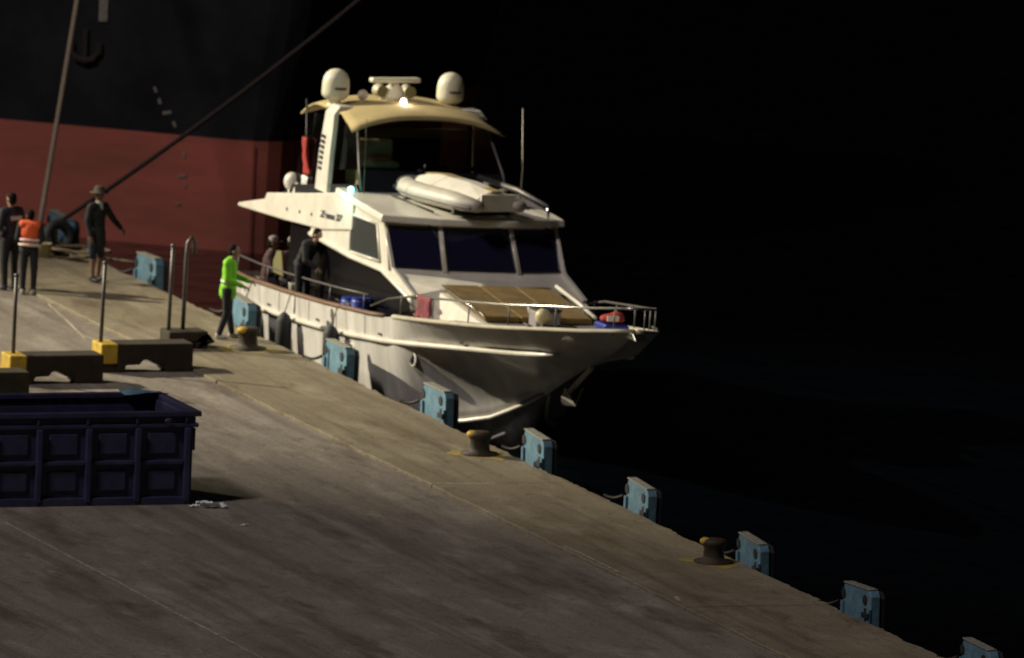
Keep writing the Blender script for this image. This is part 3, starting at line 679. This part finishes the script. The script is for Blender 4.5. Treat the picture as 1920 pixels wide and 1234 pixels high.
# front of the flybridge: navy panel below, tinted vinyl above
fb = [(-1.42, 13.15, 2.66), (1.42, 13.15, 2.66)]; fm = [(-1.40, 13.42, 3.12), (1.40, 13.42, 3.12)]; ft = [(-1.27, 14.05, 3.84), (1.27, 14.05, 3.84)]
yb(MB().prism([fb[0], fb[1], fm[1], fm[0]], (0, .04, 0)), 'fly_front_panel', 'navy_panel', bevel=.008)
yb(MB().add([fm[0], fm[1], ft[1], ft[0]], [(0, 1, 2, 3)]), 'fly_windscreen', 'vinyl', solid=.006)
for sg in (-1, 1):
    yb(MB().add([(sg*1.40, 13.42, 3.12), (sg*1.40, 15.0, 2.9), (sg*1.33, 15.0, 3.88), (sg*1.27, 14.05, 3.84)], [(0, 1, 2, 3)]), 'side_vinyl', 'vinyl', solid=.006)
    yb(MB().tube([(sg*1.42, 13.15, 2.7), (sg*1.40, 13.42, 3.12), (sg*1.27, 14.05, 3.85)], .028, 8), 'corner_post', 'steel', smooth=True)
    yb(MB().add([(sg*1.42, 15.3, 2.55), (sg*1.42, 16.9, 2.3), (sg*1.33, 16.6, 3.75), (sg*1.33, 15.3, 3.88)], [(0, 1, 2, 3)]), 'rear_curtain', 'vinyl', solid=.006)
yb(MB().tube([(-1.42, 13.05, 2.7), (-1.46, 13.0, 3.4), (-1.45, 13.1, 4.1)], .007, 6), 'whip_aerial', 'steel', smooth=True)
yb(MB().tube([(1.62, 13.0, 2.7), (1.62, 13.0, 3.3), (1.55, 13.05, 4.40)], [.02, .015, .008], 6), 'whip_aerial', 'cream', smooth=True)
# helm and seats inside
yb(MB().box((-.2, 13.6, 2.68), (1.2, 14.0, 3.05)).box((-.15, 13.5, 3.05), (.45, 13.8, 3.13)), 'helm_console', 'black', bevel=.03)
yb(MB().box((-.05, 13.66, 3.14), (.42, 13.7, 3.22)), 'dash_panel', 'screen', bevel=.01)
yb(MB().box((.68, 13.66, 3.12), (1.10, 13.7, 3.20)), 'dash_panel', 'screen', bevel=.01)
st = MB().box((-1.05, 14.4, 3.02), (-.25, 14.9, 3.14)).box((-1.05, 14.85, 3.14), (-.25, 15.0, 3.5))
yb(st, 'helm_seat', 'cream', bevel=.05)
yb(MB().box((-1.12, 14.2, 2.68), (-.2, 14.95, 3.0)), 'seat_base', 'olive_cloth', bevel=.03)
yb(MB().lathe([(.16, -.02), (.19, 0), (.16, .02)], (.1, 13.95, 3.28), 16, 'y'), 'steering_wheel', 'black')
# arch
for sg in (-1, 1):
    A4 = MB(); rows = []
    for (y, z, b, dy) in ((14.95, 2.50, 1.53, .32), (14.98, 3.2, 1.50, .30), (14.98, 3.75, 1.46, .26), (14.98, 3.95, 1.45, .24), (14.98, 4.06, 1.36, .21), (14.98, 4.05, 1.15, .18), (14.98, 4.02, .8, .16), (14.98, 4.0, 0, .16)):
        th = .05
        nx = 1 if z < 4.0 else .4; nz = 0 if z < 4.0 else .9
        rows.append([(sg*(b+th*nx), y-dy, z+th*nz), (sg*(b+th*nx), y+dy, z+th*nz), (sg*(b-th*nx), y+dy, z-th*nz), (sg*(b-th*nx), y-dy, z-th*nz)])
    A4.grid(rows, closed=True); A4.f.append((0, 1, 2, 3))
    ar = yb(A4, 'arch', 'gel', smooth=False, bevel=.015)
    for k in range(7):
        z = 2.88+.10*k
        yb(MB().box((sg*1.565-.012, 15.02, z), (sg*1.565+.012, 15.20-.01*k, z+.055)), 'louvre', 'dark', ar)
# hardtop canvas
rows = []
for i in range(15):
    v = i/14; y = 13.72+3.1*v
    rise = (.15*min(1, v/.28)**.7) if v < .28 else .15-.30*max(0, (v-.72)/.28)**1.6
    hw = 1.50-.10*min(1, v/.2)
    rw = []
    for j in range(17):
        f = -1+j/8
        cam_ = .20*abs(f)**2.4 if i > 3 else (.26*abs(f)**2.6)
        yo = .10*(1-abs(f)**2) if i == 0 else 0
        rw.append((f*hw, y+yo, 4.03+rise-cam_))
    rows.append(rw)
yb(MB().grid(rows), 'hardtop', 'canvas', smooth=True, solid=.035)
# gear on the hardtop
TZ = 4.17
def dome(b, y):
    z0 = TZ-.12
    dm = yb(MB().lathe([(.11, 0), (.12, .10), (.17, .10), (.245, .17), (.254, .23), (.252, .40), (.236, .50), (.195, .58), (.125, .64), (.05, .665), (.005, .668)], (b, y, z0), 22), 'satellite_dome', 'dome', smooth=True)
    x = -.10
    for wd in (.03, .018, .026, .022, .03, .016, .026):
        xx = b+x; mb = MB()
        a0 = math.asin(min(.9, (x+.0)/.272)); rr = .262
        mb.box((xx, y-math.sqrt(rr*rr-x*x)-.002, z0+.30), (xx+wd, y-math.sqrt(rr*rr-x*x)+.008, z0+.345))
        yb(mb, 'lettering', 'dark', dm); x += wd+.010
    yb(MB().lathe([(.15, -.05), (.14, .02)], (b, y, z0), 16), 'dome_foot', 'dome', dm, smooth=True)
dome(-1.27, 15.4); dome(.98, 15.4)
rad = yb(MB().lathe([(.17, -.06), (.17, .12), (.13, .26), (.08, .30), (.06, .38)], (-.16, 15.3, TZ), 16, sx=1.2), 'radar_pedestal', 'dome', smooth=True)
yb(MB().box((-.68, 15.22, TZ+.34), (.36, 15.38, TZ+.43), Matrix.Rotation(R(12), 3, 'Z')), 'radar_scanner', 'dome', rad, bevel=.03)
for b in (-.40, .14):
    h = yb(MB().lathe([(.03, 0), (.035, .1), (.12, .22), (.125, .24), (.10, .23)], (b, 15.25, TZ+.17), 14, 'y'), 'horn', 'cream', smooth=True)
    h.data.transform(Matrix.Translation((0, 0, 0)))
    yb(MB().tube([(b, 15.3, TZ-.06), (b, 15.3, TZ+.14)], .03, 8), 'horn_stem', 'cream', h, smooth=True)
    yb(MB().lathe([(.115, -.012), (.11, -.004)], (b, 15.25, TZ+.17), 14, 'y'), 'horn_face', 'olive_cloth', h)
yb(MB().ell((-.80, 15.2, TZ+.10), (.10, .10, .10)).tube([(-.80, 15.2, TZ-.08), (-.80, 15.2, TZ+.03)], .035, 8), 'gps_mushroom', 'cream', smooth=True)
ml = yb(MB().lathe([(.07, -.05), (.075, .02)], (-.18, 14.72, TZ-.02), 12), 'masthead_light', 'black')
yb(MB().ell((-.18, 14.70, TZ+.05), (.055, .055, .08)), 'lamp_globe', 'lamp_white', ml, smooth=True)
pl_d = bpy.data.lights.new('masthead_lamp', 'POINT'); pl_d.energy = 5; pl_d.color = (1, .82, .7); pl_d.shadow_soft_size = .05
plo = bpy.data.objects.new('masthead_lamp', pl_d); COL.objects.link(plo); plo.parent = ml; plo.location = (-.18, 14.56-YO.y, TZ+.10-YO.z)
# green starboard light
nl = yb(MB().box((-1.56, 13.25, 2.66), (-1.42, 13.42, 2.74)), 'navigation_light', 'black', bevel=.01)
yb(MB().ell((-1.58, 13.30, 2.775), (.055, .06, .05)), 'lamp_globe', 'lamp_green', nl, smooth=True)
gl_d = bpy.data.lights.new('navigation_lamp', 'POINT'); gl_d.energy = 10; gl_d.color = (.12, 1, .85); gl_d.shadow_soft_size = .05
glo = bpy.data.objects.new('navigation_lamp', gl_d); COL.objects.link(glo); glo.parent = nl; glo.location = (-2.0, 13.0-YO.y, 2.77-YO.z)
# searchlight ball aft on the fly deck, ensign
yb(MB().ell((-1.45, 16.9, 2.40), (.15, .15, .17)).tube([(-1.45, 16.9, 2.05), (-1.45, 16.9, 2.3)], .06, 8).tube([(-1.45, 16.6, 2.15), (-1.45, 16.6, 2.42)], [.1, .03], 8), 'searchlight', 'gel', smooth=True)
fp = yb(MB().tube([(-1.40, 16.2, 2.3), (-1.42, 16.5, 4.0)], .016, 8), 'flagstaff', 'black', smooth=True)
rows = []
for i in range(14):
    z = 3.30-.052*i; rows.append([(-1.43-.05*math.sin(j*1.5+i*.3), 16.33-.012*i+(j-2)*.035*(1+.03*i), z) for j in range(6)])
yb(MB().grid(rows), 'ensign', 'red_cloth', fp, smooth=True, solid=.006)
rows = [[(-1.43-.04*math.sin(j*1.5+i*.3), 16.16+(j-2)*.05, 2.60-.07*i) for j in range(6)] for i in range(4)]
yb(MB().grid(rows), 'ensign_fold', 'white_pl', fp, smooth=True, solid=.006)
# yacht name on the fascia
cu = bpy.data.curves.new('name', 'FONT'); cu.body = 'Zeanu 37'; cu.size = .17; cu.extrude = .003; cu.shear = .25; cu.space_character = .95; cu.offset = .006
tmp = bpy.data.objects.new('tmp', cu); COL.objects.link(tmp); dg = bpy.context.evaluated_depsgraph_get()
me = bpy.data.meshes.new_from_object(tmp.evaluated_get(dg)); bpy.data.objects.remove(tmp)
no = bpy.data.objects.new('name_lettering', me); me.materials.clear(); me.materials.append(M['dark']); COL.objects.link(no)
wd = max(v.co.x for v in me.vertices); me.transform(Matrix.Diagonal((1.22/wd, 1, 1, 1)))
no.parent = yt; no.location = (-1.737, 14.42-YO.y, 2.10-YO.z); no.rotation_euler = Euler((R(90), 0, R(-90)))
no.rotation_euler = (Matrix.Rotation(R(-3.5), 3, 'X')@Matrix(((0, 0, -1), (-1, 0, 0), (0, 1, 0)))).to_euler()
# davit on the roof
dv = yb(MB().tube([(.95, 13.0, 2.68), (.95, 13.0, 3.02)], .08, 10), 'davit', 'gel', smooth=True)
yb(MB().tube([(.90, 13.3, 3.06), (1.2, 12.0, 3.02), (1.40, 10.95, 2.88)], [.06, .055, .045], 8), 'davit_boom', 'steel', dv, smooth=True)
yb(MB().tube([(1.40, 10.95, 2.88), (1.42, 10.93, 2.66)], .028, 8), 'boom_rest', 'chrome', dv, smooth=True)
yb(MB().tube([(.98, 13.0, 2.75), (1.12, 12.4, 3.0)], .04, 8), 'davit_strut', 'gel', dv, smooth=True)
# black tubular fenders between hull and quay
BFL = ('black tubular boat fender hung below the stooping person on the yacht', 'black tubular boat fender hung below the two blue drums', 'black tubular boat fender hung below the people seated at the stern')
for i, y in enumerate((14.6, 12.0, 16.9)):
    b = -(hbf(y)+.20); t = MB().lathe([(.02, -.42), (.10, -.38), (.15, -.28), (.15, .28), (.10, .38), (.03, .44)], (b, y, zgf(y)-.75), 14)
    o = MB(); o.v, o.f = t.v, t.f
    f_ = o.build('boat_fender', 'rubber', None, smooth=True, off=(b, y, zgf(y)-.75)); f_.matrix_world = Matrix.Translation(yworld(b, y, zgf(y)-.75))
    tag(f_, BFL[i], 'fender', 'black boat fenders')
    MB().tube([(0, 0, .42), (.1, 0, .75), (.16, 0, .80)], .012, 5).build('lanyard', 'rope_tan', f_)

# ------------------------------------------------------------------ tender on the roof
te = thing('tender', 'upturned inflatable tender with cream hull lashed on the wheelhouse roof', 'dinghy', yworld(-.02, 12.0, zr(12.0)+.115)); te.rotation_euler = (R(-1), HEEL, R(12)); te.scale = (1.12, 1.22, .92)
for sg in (-1, 1):
    P = [(sg*.40, -1.25, .23), (sg*.42, -.6, .24), (sg*.42, .3, .25), (sg*.36, .8, .27), (sg*.20, 1.12, .30), (0, 1.22, .31)]
    tbm = MB().tube(P, [.12, .185, .19, .185, .17, .165], 14).build('buoyancy_tube', 'pvc', te, smooth=True)
    MB().tube([(p[0]+sg*.165, p[1]+(.0 if k < 4 else .12), p[2]-.04) for k, p in enumerate(P[:5])], .035, 6).build('rubbing_band', 'pvc_grey', tbm, smooth=True)
hl = MB(); rows = []
for y, w_, h_, t_ in ((-1.12, .38, .26, .50), (-.5, .40, .27, .60), (.3, .38, .28, .62), (.75, .28, .30, .56), (1.05, .10, .32, .44)):
    rows.append([(-w_, y, h_+.05), (-w_*.78, y, h_+.14), (-.10, y, t_), (.10, y, t_), (w_*.78, y, h_+.14), (w_, y, h_+.05)])
hl.grid(rows); hl.f.append((0, 1, 2, 3, 4, 5)); hl.build('hull', 'gel', te, bevel=.015)
MB().add([(-.09, -1.14, .505), (.09, -1.14, .505), (.09, .3, .625), (-.09, .3, .625), (-.07, .8, .57), (.07, .8, .57)], [(0, 1, 2, 3), (3, 2, 5, 4)]).build('keel_strip', 'tan', te, solid=.03)
MB().box((-.33, -1.22, .12), (.33, -1.17, .46)).build('transom', 'gel', te, bevel=.01)
for y in (-.75, .65):
    MB().box((-.55, y-.04, -.02), (.55, y+.04, .10)).build('chock', 'black', te, bevel=.01)

# ------------------------------------------------------------------ loose gear on the yacht
def yplace(mb, name, m, b, y, z, lab, cat, group=None, rz=0, **k):
    o = mb.build(name, m, None, **k); o.matrix_world = YM@Matrix.Translation((b, y-YO.y, z-YO.z))@Matrix.Rotation(rz, 4, 'Z'); return tag(o, lab, cat, group)
dz = lambda y: zgf(y)-.36
def drum(b, y, lab, rz=0, h=.58, r_=.19):
    o = yplace(MB().lathe([(r_*.9, 0), (r_, .03), (r_, h*.33), (r_*1.05, h*.35), (r_, h*.38), (r_, h*.64), (r_*1.05, h*.66), (r_, h*.69), (r_, h-.04), (r_*.9, h)], (0, 0, 0), 16), 'blue_drum', 'tub_blue', b, y, dz(y), lab, 'drum', 'blue drums on the side deck', smooth=True)
    MB().lathe([(r_*.92, 0), (r_*.9, .03)], (0, 0, h+.001), 16).build('lid', 'tub_blue', o)
drum(-1.78, 11.75, 'blue plastic drum on the starboard side deck with another drum behind it', h=.56)
drum(-1.78, 12.30, 'blue plastic drum on the side deck beside the folded orange bag', h=.52)
o = yplace(MB().box((-.17, -.25, 0), (.17, .25, .34)), 'orange_bag', 'orange_pl', -1.77, 13.05, dz(13.05), 'orange kit bag on the side deck beside a blue drum', 'bag', bevel=.09, seg=4); MB().tube([(0, -.12, .33), (0, -.08, .44), (0, .08, .44), (0, .12, .33)], .015, 6).build('handle', 'black', o)
bu = yplace(MB().lathe([(.10, 0), (.135, .26), (.145, .27), (.12, .27), (.09, .04)], (0, 0, 0), 14), 'white_bucket', 'white_pl', -1.72, 15.5, zgf(15.5)-.12, 'white bucket on the starboard rail aft of the orange bag', 'bucket', smooth=True)
MB().tube([(-.14, 0, .26), (0, .05, .36), (.14, 0, .26)], .008, 5).build('handle', 'steel', bu)
o = yplace(MB().ell((0, 0, 0), (.15, .15, .15), 18, 12), 'ball_buoy', 'buoy', -.26, 6.35, 1.52, 'cream ball buoy resting on the windlass in the bow', 'buoy', smooth=True); MB().lathe([(.04, .14), (.03, .2), (.01, .21)], (0, 0, 0), 8).build('eye', 'rubber', o)
rows = [[(.30*f*(1-.05*i)+.02*math.sin(i*2+f*3), -.12+.03*math.sin(f*6+i), .45-.10*i) for f in (-1, -.6, -.2, .2, .6, 1)] for i in range(6)]
yplace(MB().grid(rows), 'red_towel', 'pink_cloth', -1.70, 8.35, 1.10, 'faded red towel hung on the starboard bow rail', 'towel', rz=R(-80), smooth=True, solid=.02)
cr = yplace(MB().box((-.22, -.26, 0), (.22, .26, .52)), 'blue_crate', 'tub_blue', .30, 4.35, dkz(4.35)+.01, 'blue crate with red cloth on the port side of the bow', 'crate', bevel=.03)
MB().box((-.235, -.275, .44), (.235, .275, .50)).build('crate_rim', 'tub_blue', cr, bevel=.01)
rc = yplace(MB().ell((0, 0, 0), (.24, .20, .09)).ell((.10, .05, .05), (.14, .13, .07)), 'red_lifejacket', 'red_cloth', .30, 4.35, dkz(4.35)+.605, 'red life jacket lying on top of the blue crate', 'life jacket', remesh=.02)
MB().box((-.16, -.19, -.02), (.06, -.16, .07)).build('strap', 'reflect', rc)
o = yplace(MB().ell((0, 0, 0), (.24, .12, .10)).ell((.2, .03, .02), (.12, .09, .08)).ell((-.12, -.02, .06), (.14, .1, .08)), 'white_bundle', 'white_pl', .05, 7.35, 1.47, 'white bundled line lying on the foot of the ochre sun pad', 'bundle', remesh=.02)
o = yplace(MB().box((-.24, -.2, 0), (.24, .2, .30)), 'grey_box', 'pvc_grey', .0, 6.95, 1.25, 'grey storage box on the foredeck behind the ball buoy', 'box', bevel=.03); MB().box((-.25, -.21, .302), (.25, .21, .335)).build('lid', 'black', o, bevel=.01)
o = yplace(MB().prism([(0, -.35, .1), (0, .42, .1), (0, .10, .52), (0, -.15, .55)], (.04, 0, 0)), 'olive_windbreak', 'olive_cloth', -1.25, 17.9, .42, 'olive canvas windbreak in the yacht cockpit under the fly deck', 'windbreak', bevel=.01); MB().tube([(.02, .1, -.5), (.02, .1, .5)], .015, 6).build('pole', 'black', o)

# ------------------------------------------------------------------ people
def person(label, loc, rz, joints, top, bottom, skin='skin', vest=None, band=None, head='hair', shorts=False, shoe='shoe', scale=1.0, coat=False, hat=None, scarf=None, heel=False, print_=False, cap=None, hem=0):
    """joints: overrides of the default standing skeleton; front is -Y, the person's left is +X"""
    J = dict(pel=(0, 0, .95), che=(0, 0, 1.28), nek=(0, .0, 1.47), hed=(0, -.02, 1.63),
             shL=(.19, 0, 1.42), elL=(.25, .02, 1.14), wrL=(.25, -.08, .90), shR=(-.19, 0, 1.42), elR=(-.25, .02, 1.14), wrR=(-.25, -.08, .90),
             hiL=(.095, 0, .92), knL=(.11, -.01, .50), anL=(.11, .02, .09), hiR=(-.095, 0, .92), knR=(-.11, -.01, .50), anR=(-.11, .02, .09), look=(0, -1, 0))
    J.update(joints); J = {k: Vector(v)*(scale if k != 'look' else 1) for k, v in J.items()}; s = scale
    t = thing('person', label, 'person', loc, rz)
    if heel: t.rotation_euler = (0, 0, rz)
    lk = J['look'].normalized(); sd = lk.cross(Vector((0, 0, 1))).normalized(); upv = sd.cross(lk)
    hr = Matrix((sd, -lk, upv)).transposed()
    H = lambda x, y, z: J['hed']+hr@(Vector((x, y, z))*s)
    def torso(mb, g):
        tr_ = (J['nek']-J['pel']).normalized(); sh = (J['shL']-J['shR']).normalized(); fw = tr_.cross(sh); rt = Matrix((sh, fw, tr_)).transposed()
        mb.ell(J['che'], ((.175+g)*s, (.115+g)*s, (.22+g)*s), 14, 9, rt); mb.ell(J['pel'].lerp(J['che'], .45), ((.155+g)*s, (.11+g)*s, (.20+g)*s), 14, 9, rt)
        mb.cap(J['shR'].lerp(J['shL'], .12), (.07+g)*s, J['shR'].lerp(J['shL'], .88), (.07+g)*s)
    def arm(mb, k, g, to=1.0):
        mb.cap(J['sh'+k], (.062+g)*s, J['el'+k], (.047+g)*s); mb.cap(J['el'+k], (.046+g)*s, J['el'+k].lerp(J['wr'+k], to), (.032+g)*s)
    def leg(mb, k, g, to=1.0):
        mb.cap(J['hi'+k], (.085+g)*s, J['kn'+k], (.058+g)*s); mb.cap(J['kn'+k], (.056+g)*s, J['kn'+k].lerp(J['an'+k], to), (.040+g)*s)
    b = MB(); torso(b, 0)
    b.ell(J['pel'], (.165*s, .12*s, .13*s)); b.cap(J['nek']-Vector((0, 0, .04)), .058*s, J['hed']-upv*.05*s, .052*s)
    b.ell(H(0, .008, .025), (.076*s, .096*s, .100*s), 16, 11, hr); b.ell(H(0, -.02, -.055), (.056*s, .066*s, .06*s), 12, 8, hr)
    b.ell(H(0, -.096, -.012), (.013*s, .022*s, .026*s), 8, 6, hr)
    for q_ in (-1, 1): b.ell(H(q_*.077, .012, -.005), (.013*s, .024*s, .032*s), 8, 6, hr)
    b.ell(H(0, -.082, -.062), (.024*s, .010*s, .010*s), 8, 6, hr)
    for k, q_ in (('L', 1), ('R', -1)):
        arm(b, k, 0); leg(b, k, 0)
        wr, fwd = J['wr'+k], (J['wr'+k]-J['el'+k]).normalized()
        side_ = fwd.cross(Vector((0, 1, 0))); side_ = side_.normalized() if side_.length > .1 else Vector((1, 0, 0)); pn = side_.cross(fwd)
        rt = Matrix((side_, pn, fwd)).transposed(); Hn = lambda x, y, z: wr+rt@(Vector((x, y, z))*s)
        b.ell(Hn(0, 0, .05), (.042*s, .018*s, .055*s), 10, 7, rt)
        for i_, (x_, L_) in enumerate(((-.031, .068), (-.010, .080), (.011, .076), (.031, .058))):
            b.cap(Hn(x_, 0, .085), .0095*s, Hn(x_*1.15, .012, .085+L_*.5), .009*s, 8); b.cap(Hn(x_*1.15, .012, .085+L_*.5), .009*s, Hn(x_*1.1, .04, .085+L_*.9), .008*s, 8)
        b.cap(Hn(-.038, .0, .03), .012*s, Hn(-.066, .018, .062), .010*s, 8); b.cap(Hn(-.066, .018, .062), .010*s, Hn(-.068, .034, .088), .009*s, 8)
        a_ = J['an'+k]; b.ell(a_+Vector((0, -.06, -.05))*s, (.04*s, .11*s, .035*s))
    body = b.build('body', skin, t, remesh=.009)
    for q_ in (-1, 1): MB().ell(H(q_*.030, -.082, .012), (.011*s, .007*s, .007*s), 8, 6, hr).build('eye', 'dark', body)
    if head == 'hair':
        hmb = MB().ell(H(0, .026, .048), (.082*s, .092*s, .092*s), 16, 10, hr).ell(H(0, .05, -.01), (.076*s, .066*s, .08*s), 12, 8, hr); hmb.build('hair', 'hair', t, remesh=.012)
    if hat:
        hm = MB().lathe([(.17, -.004), (.172, .006), (.10, .012), (.095, .09), (.07, .125), (.01, .13)], (0, 0, 0), 20); hm.v = [tuple(H(v[0]*1.0, v[1]*1.1, v[2]+.055)) for v in hm.v]; hm.build('hat', hat, t, smooth=True)
    if cap:
        hm = MB().lathe([(.092, 0), (.093, .04), (.075, .085), (.03, .108), (.005, .11)], (0, 0, 0), 18); hm.v = [tuple(H(v[0], v[1]*1.1, v[2]+.045)) for v in hm.v]
        hm.add([H(-.07, -.08, .05), H(.07, -.08, .05), H(.05, -.175, .035), H(-.05, -.175, .035), H(-.07, -.08, .058), H(.07, -.08, .058), H(.05, -.175, .043), H(-.05, -.175, .043)], [(0,3,2,1),(4,5,6,7),(0,1,5,4),(1,2,6,5),(2,3,7,6),(3,0,4,7)])
        hm.build('cap', cap, t, smooth=False)
    if scarf: MB().ell(J['nek']+Vector((0, -.03, .02))*s, (.085*s, .085*s, .05*s)).ell(J['nek']+Vector((0, -.10, -.06))*s, (.045*s, .03*s, .09*s)).build('scarf', scarf, t, remesh=.013)
    j = MB(); torso(j, .022)
    for k in 'LR': arm(j, k, .016, .94)
    j.ell(J['pel']+Vector((0, 0, .02)), (.185*s, .14*s, .12*s))
    if hem: j.cap(J['pel'], .155*s, J['pel']-Vector((0, 0, hem))*s, .165*s)
    if coat: j.cap(J['pel'], .165*s, J['pel']-Vector((0, 0, .22))*s, .185*s)
    jk = j.build('jacket', top, t, remesh=.012)
    p = MB(); p.ell(J['pel']-Vector((0, 0, .01)), (.172*s, .125*s, .12*s))
    for k in 'LR': leg(p, k, .016, .12 if shorts else .97)
    p.build('shorts' if shorts else 'trousers', bottom, t, remesh=.012)
    if vest:
        v = MB(); torso(v, .036); v.ell(J['pel']+Vector((0, 0, .10))*s, (.19*s, .15*s, .12*s)); v.build('vest', vest, t, remesh=.012)
    if band:
        tr_ = (J['nek']-J['pel']).normalized(); sh = (J['shL']-J['shR']).normalized(); fw = tr_.cross(sh)
        for f in band:
            c_ = J['pel'].lerp(J['nek'], f); rx, ry = (.222, .162) if vest else (.196, .142)
            pts = [c_+(sh*rx*math.cos(a)+fw*ry*math.sin(a))*s for a in [2*math.pi*i/20 for i in range(21)]]
            MB().tube(pts, .03*s, 6, flat=.4).build('reflective_band', 'reflect', t, smooth=True)
    if print_:
        c_ = J['che']+Vector((0, .155, .04))*s; MB().box(c_-Vector((.13, .004, .04)), c_+Vector((.13, .004, .04))).build('back_print', 'reflect', jk)
    for k in 'LR':
        a_ = J['an'+k]; MB().ell(a_+Vector((0, -.055, -.048))*s, (.050*s, .135*s, .044*s), 14, 8).ell(a_+Vector((0, .01, -.01))*s, (.05*s, .06*s, .06*s)).build('shoe', shoe, t, remesh=.012)
    return t
# standing on the quay
person('person in dark jacket with pale print on the back standing by the orange vest', (-2.90, 20.25, AP), R(200), dict(wrL=(.20, -.20, 1.02), elL=(.27, .03, 1.15)), 'jacket_navy', 'trousers', print_=True, scale=1.04)
person('person in orange reflective vest and dark trousers standing on the quay', (-2.72, 19.65, AP), R(155), dict(hed=(0, -.05, 1.60), nek=(0, -.03, 1.46), wrR=(-.16, -.22, 1.02), wrL=(.16, -.22, 1.0)), 'jacket_black', 'trousers', vest='orange', band=(.14, .34), scale=.92, shoe='shoe_pale')
person('person in brimmed hat, long dark jacket and shorts reaching one arm out', (-1.00, 20.85, 0), R(28), dict(wrL=(.52, -.12, .98), elL=(.38, -.02, 1.18), anL=(.13, .06, .09), anR=(-.11, -.03, .09)), 'jacket_black', 'shorts', head=None, hat='hat', scarf='scarf', shorts=True, skin='skin_dark', coat=True)
person('person in bright lime jacket and dark trousers facing the yacht', (-.80, 13.86, 0), R(62), dict(hed=(0, -.10, 1.62), nek=(0, -.05, 1.47), che=(0, -.02, 1.28), wrL=(.18, -.36, 1.06), elL=(.25, -.06, 1.14), wrR=(-.20, -.30, 1.02), elR=(-.26, -.02, 1.13), anL=(.14, -.08, .09), anR=(-.12, .12, .09)), 'lime', 'trousers', band=(.22,), shoe='shoe_pale', hem=.10)
# on the yacht
def ypos(b, y, z): return yworld(b, y, z)
SEAT = dict(pel=(0, 0, .50), che=(0, -.04, .84), nek=(0, -.06, 1.03), hed=(0, -.10, 1.19), shL=(.19, -.05, .98), shR=(-.19, -.05, .98), elL=(.25, -.12, .72), elR=(-.25, -.12, .72), wrL=(.14, -.34, .62), wrR=(-.14, -.34, .62), hiL=(.10, -.02, .48), hiR=(-.10, -.02, .48), knL=(.14, -.44, .50), knR=(-.14, -.44, .50), anL=(.14, -.46, .09), anR=(-.14, -.46, .09))
person('person in maroon top and pale cap seated at the very stern of the yacht', ypos(-1.22, 18.45, -.18), R(70), SEAT, 'maroon', 'trousers', head='hair', cap='cap_pale', skin='skin_dark')
person('person in maroon top and pale cap seated in the cockpit by the olive windbreak', ypos(-1.0, 17.95, -.10), R(40), SEAT, 'maroon', 'trousers', head='hair', cap='cap_pale', skin='skin_dark')
person('person in black jacket stooping on the yacht side deck under the fly deck', ypos(-1.84, 14.75, dz(14.75)), R(30), dict(che=(0, -.12, 1.22), nek=(0, -.24, 1.38), hed=(0, -.33, 1.51), pel=(0, .03, .93), shL=(.19, -.20, 1.34), shR=(-.19, -.20, 1.34), elL=(.26, -.28, 1.06), elR=(-.26, -.28, 1.06), wrL=(.18, -.46, .94), wrR=(-.18, -.46, .94), look=(0, -1, -.35)), 'jacket_black', 'trousers')
bn = thing('cockpit_bench', 'dark cockpit bench under the seated people at the stern', 'bench', yworld(-.9, 18.35, -.18)); bn.rotation_euler = (0, HEEL, 0)
MB().box((-.75, -.7, .30), (.9, .45, .40)).build('seat', 'teak', bn, bevel=.02); MB().box((-.6, -.6, .02), (.8, .4, .298)).build('base', 'black', bn)
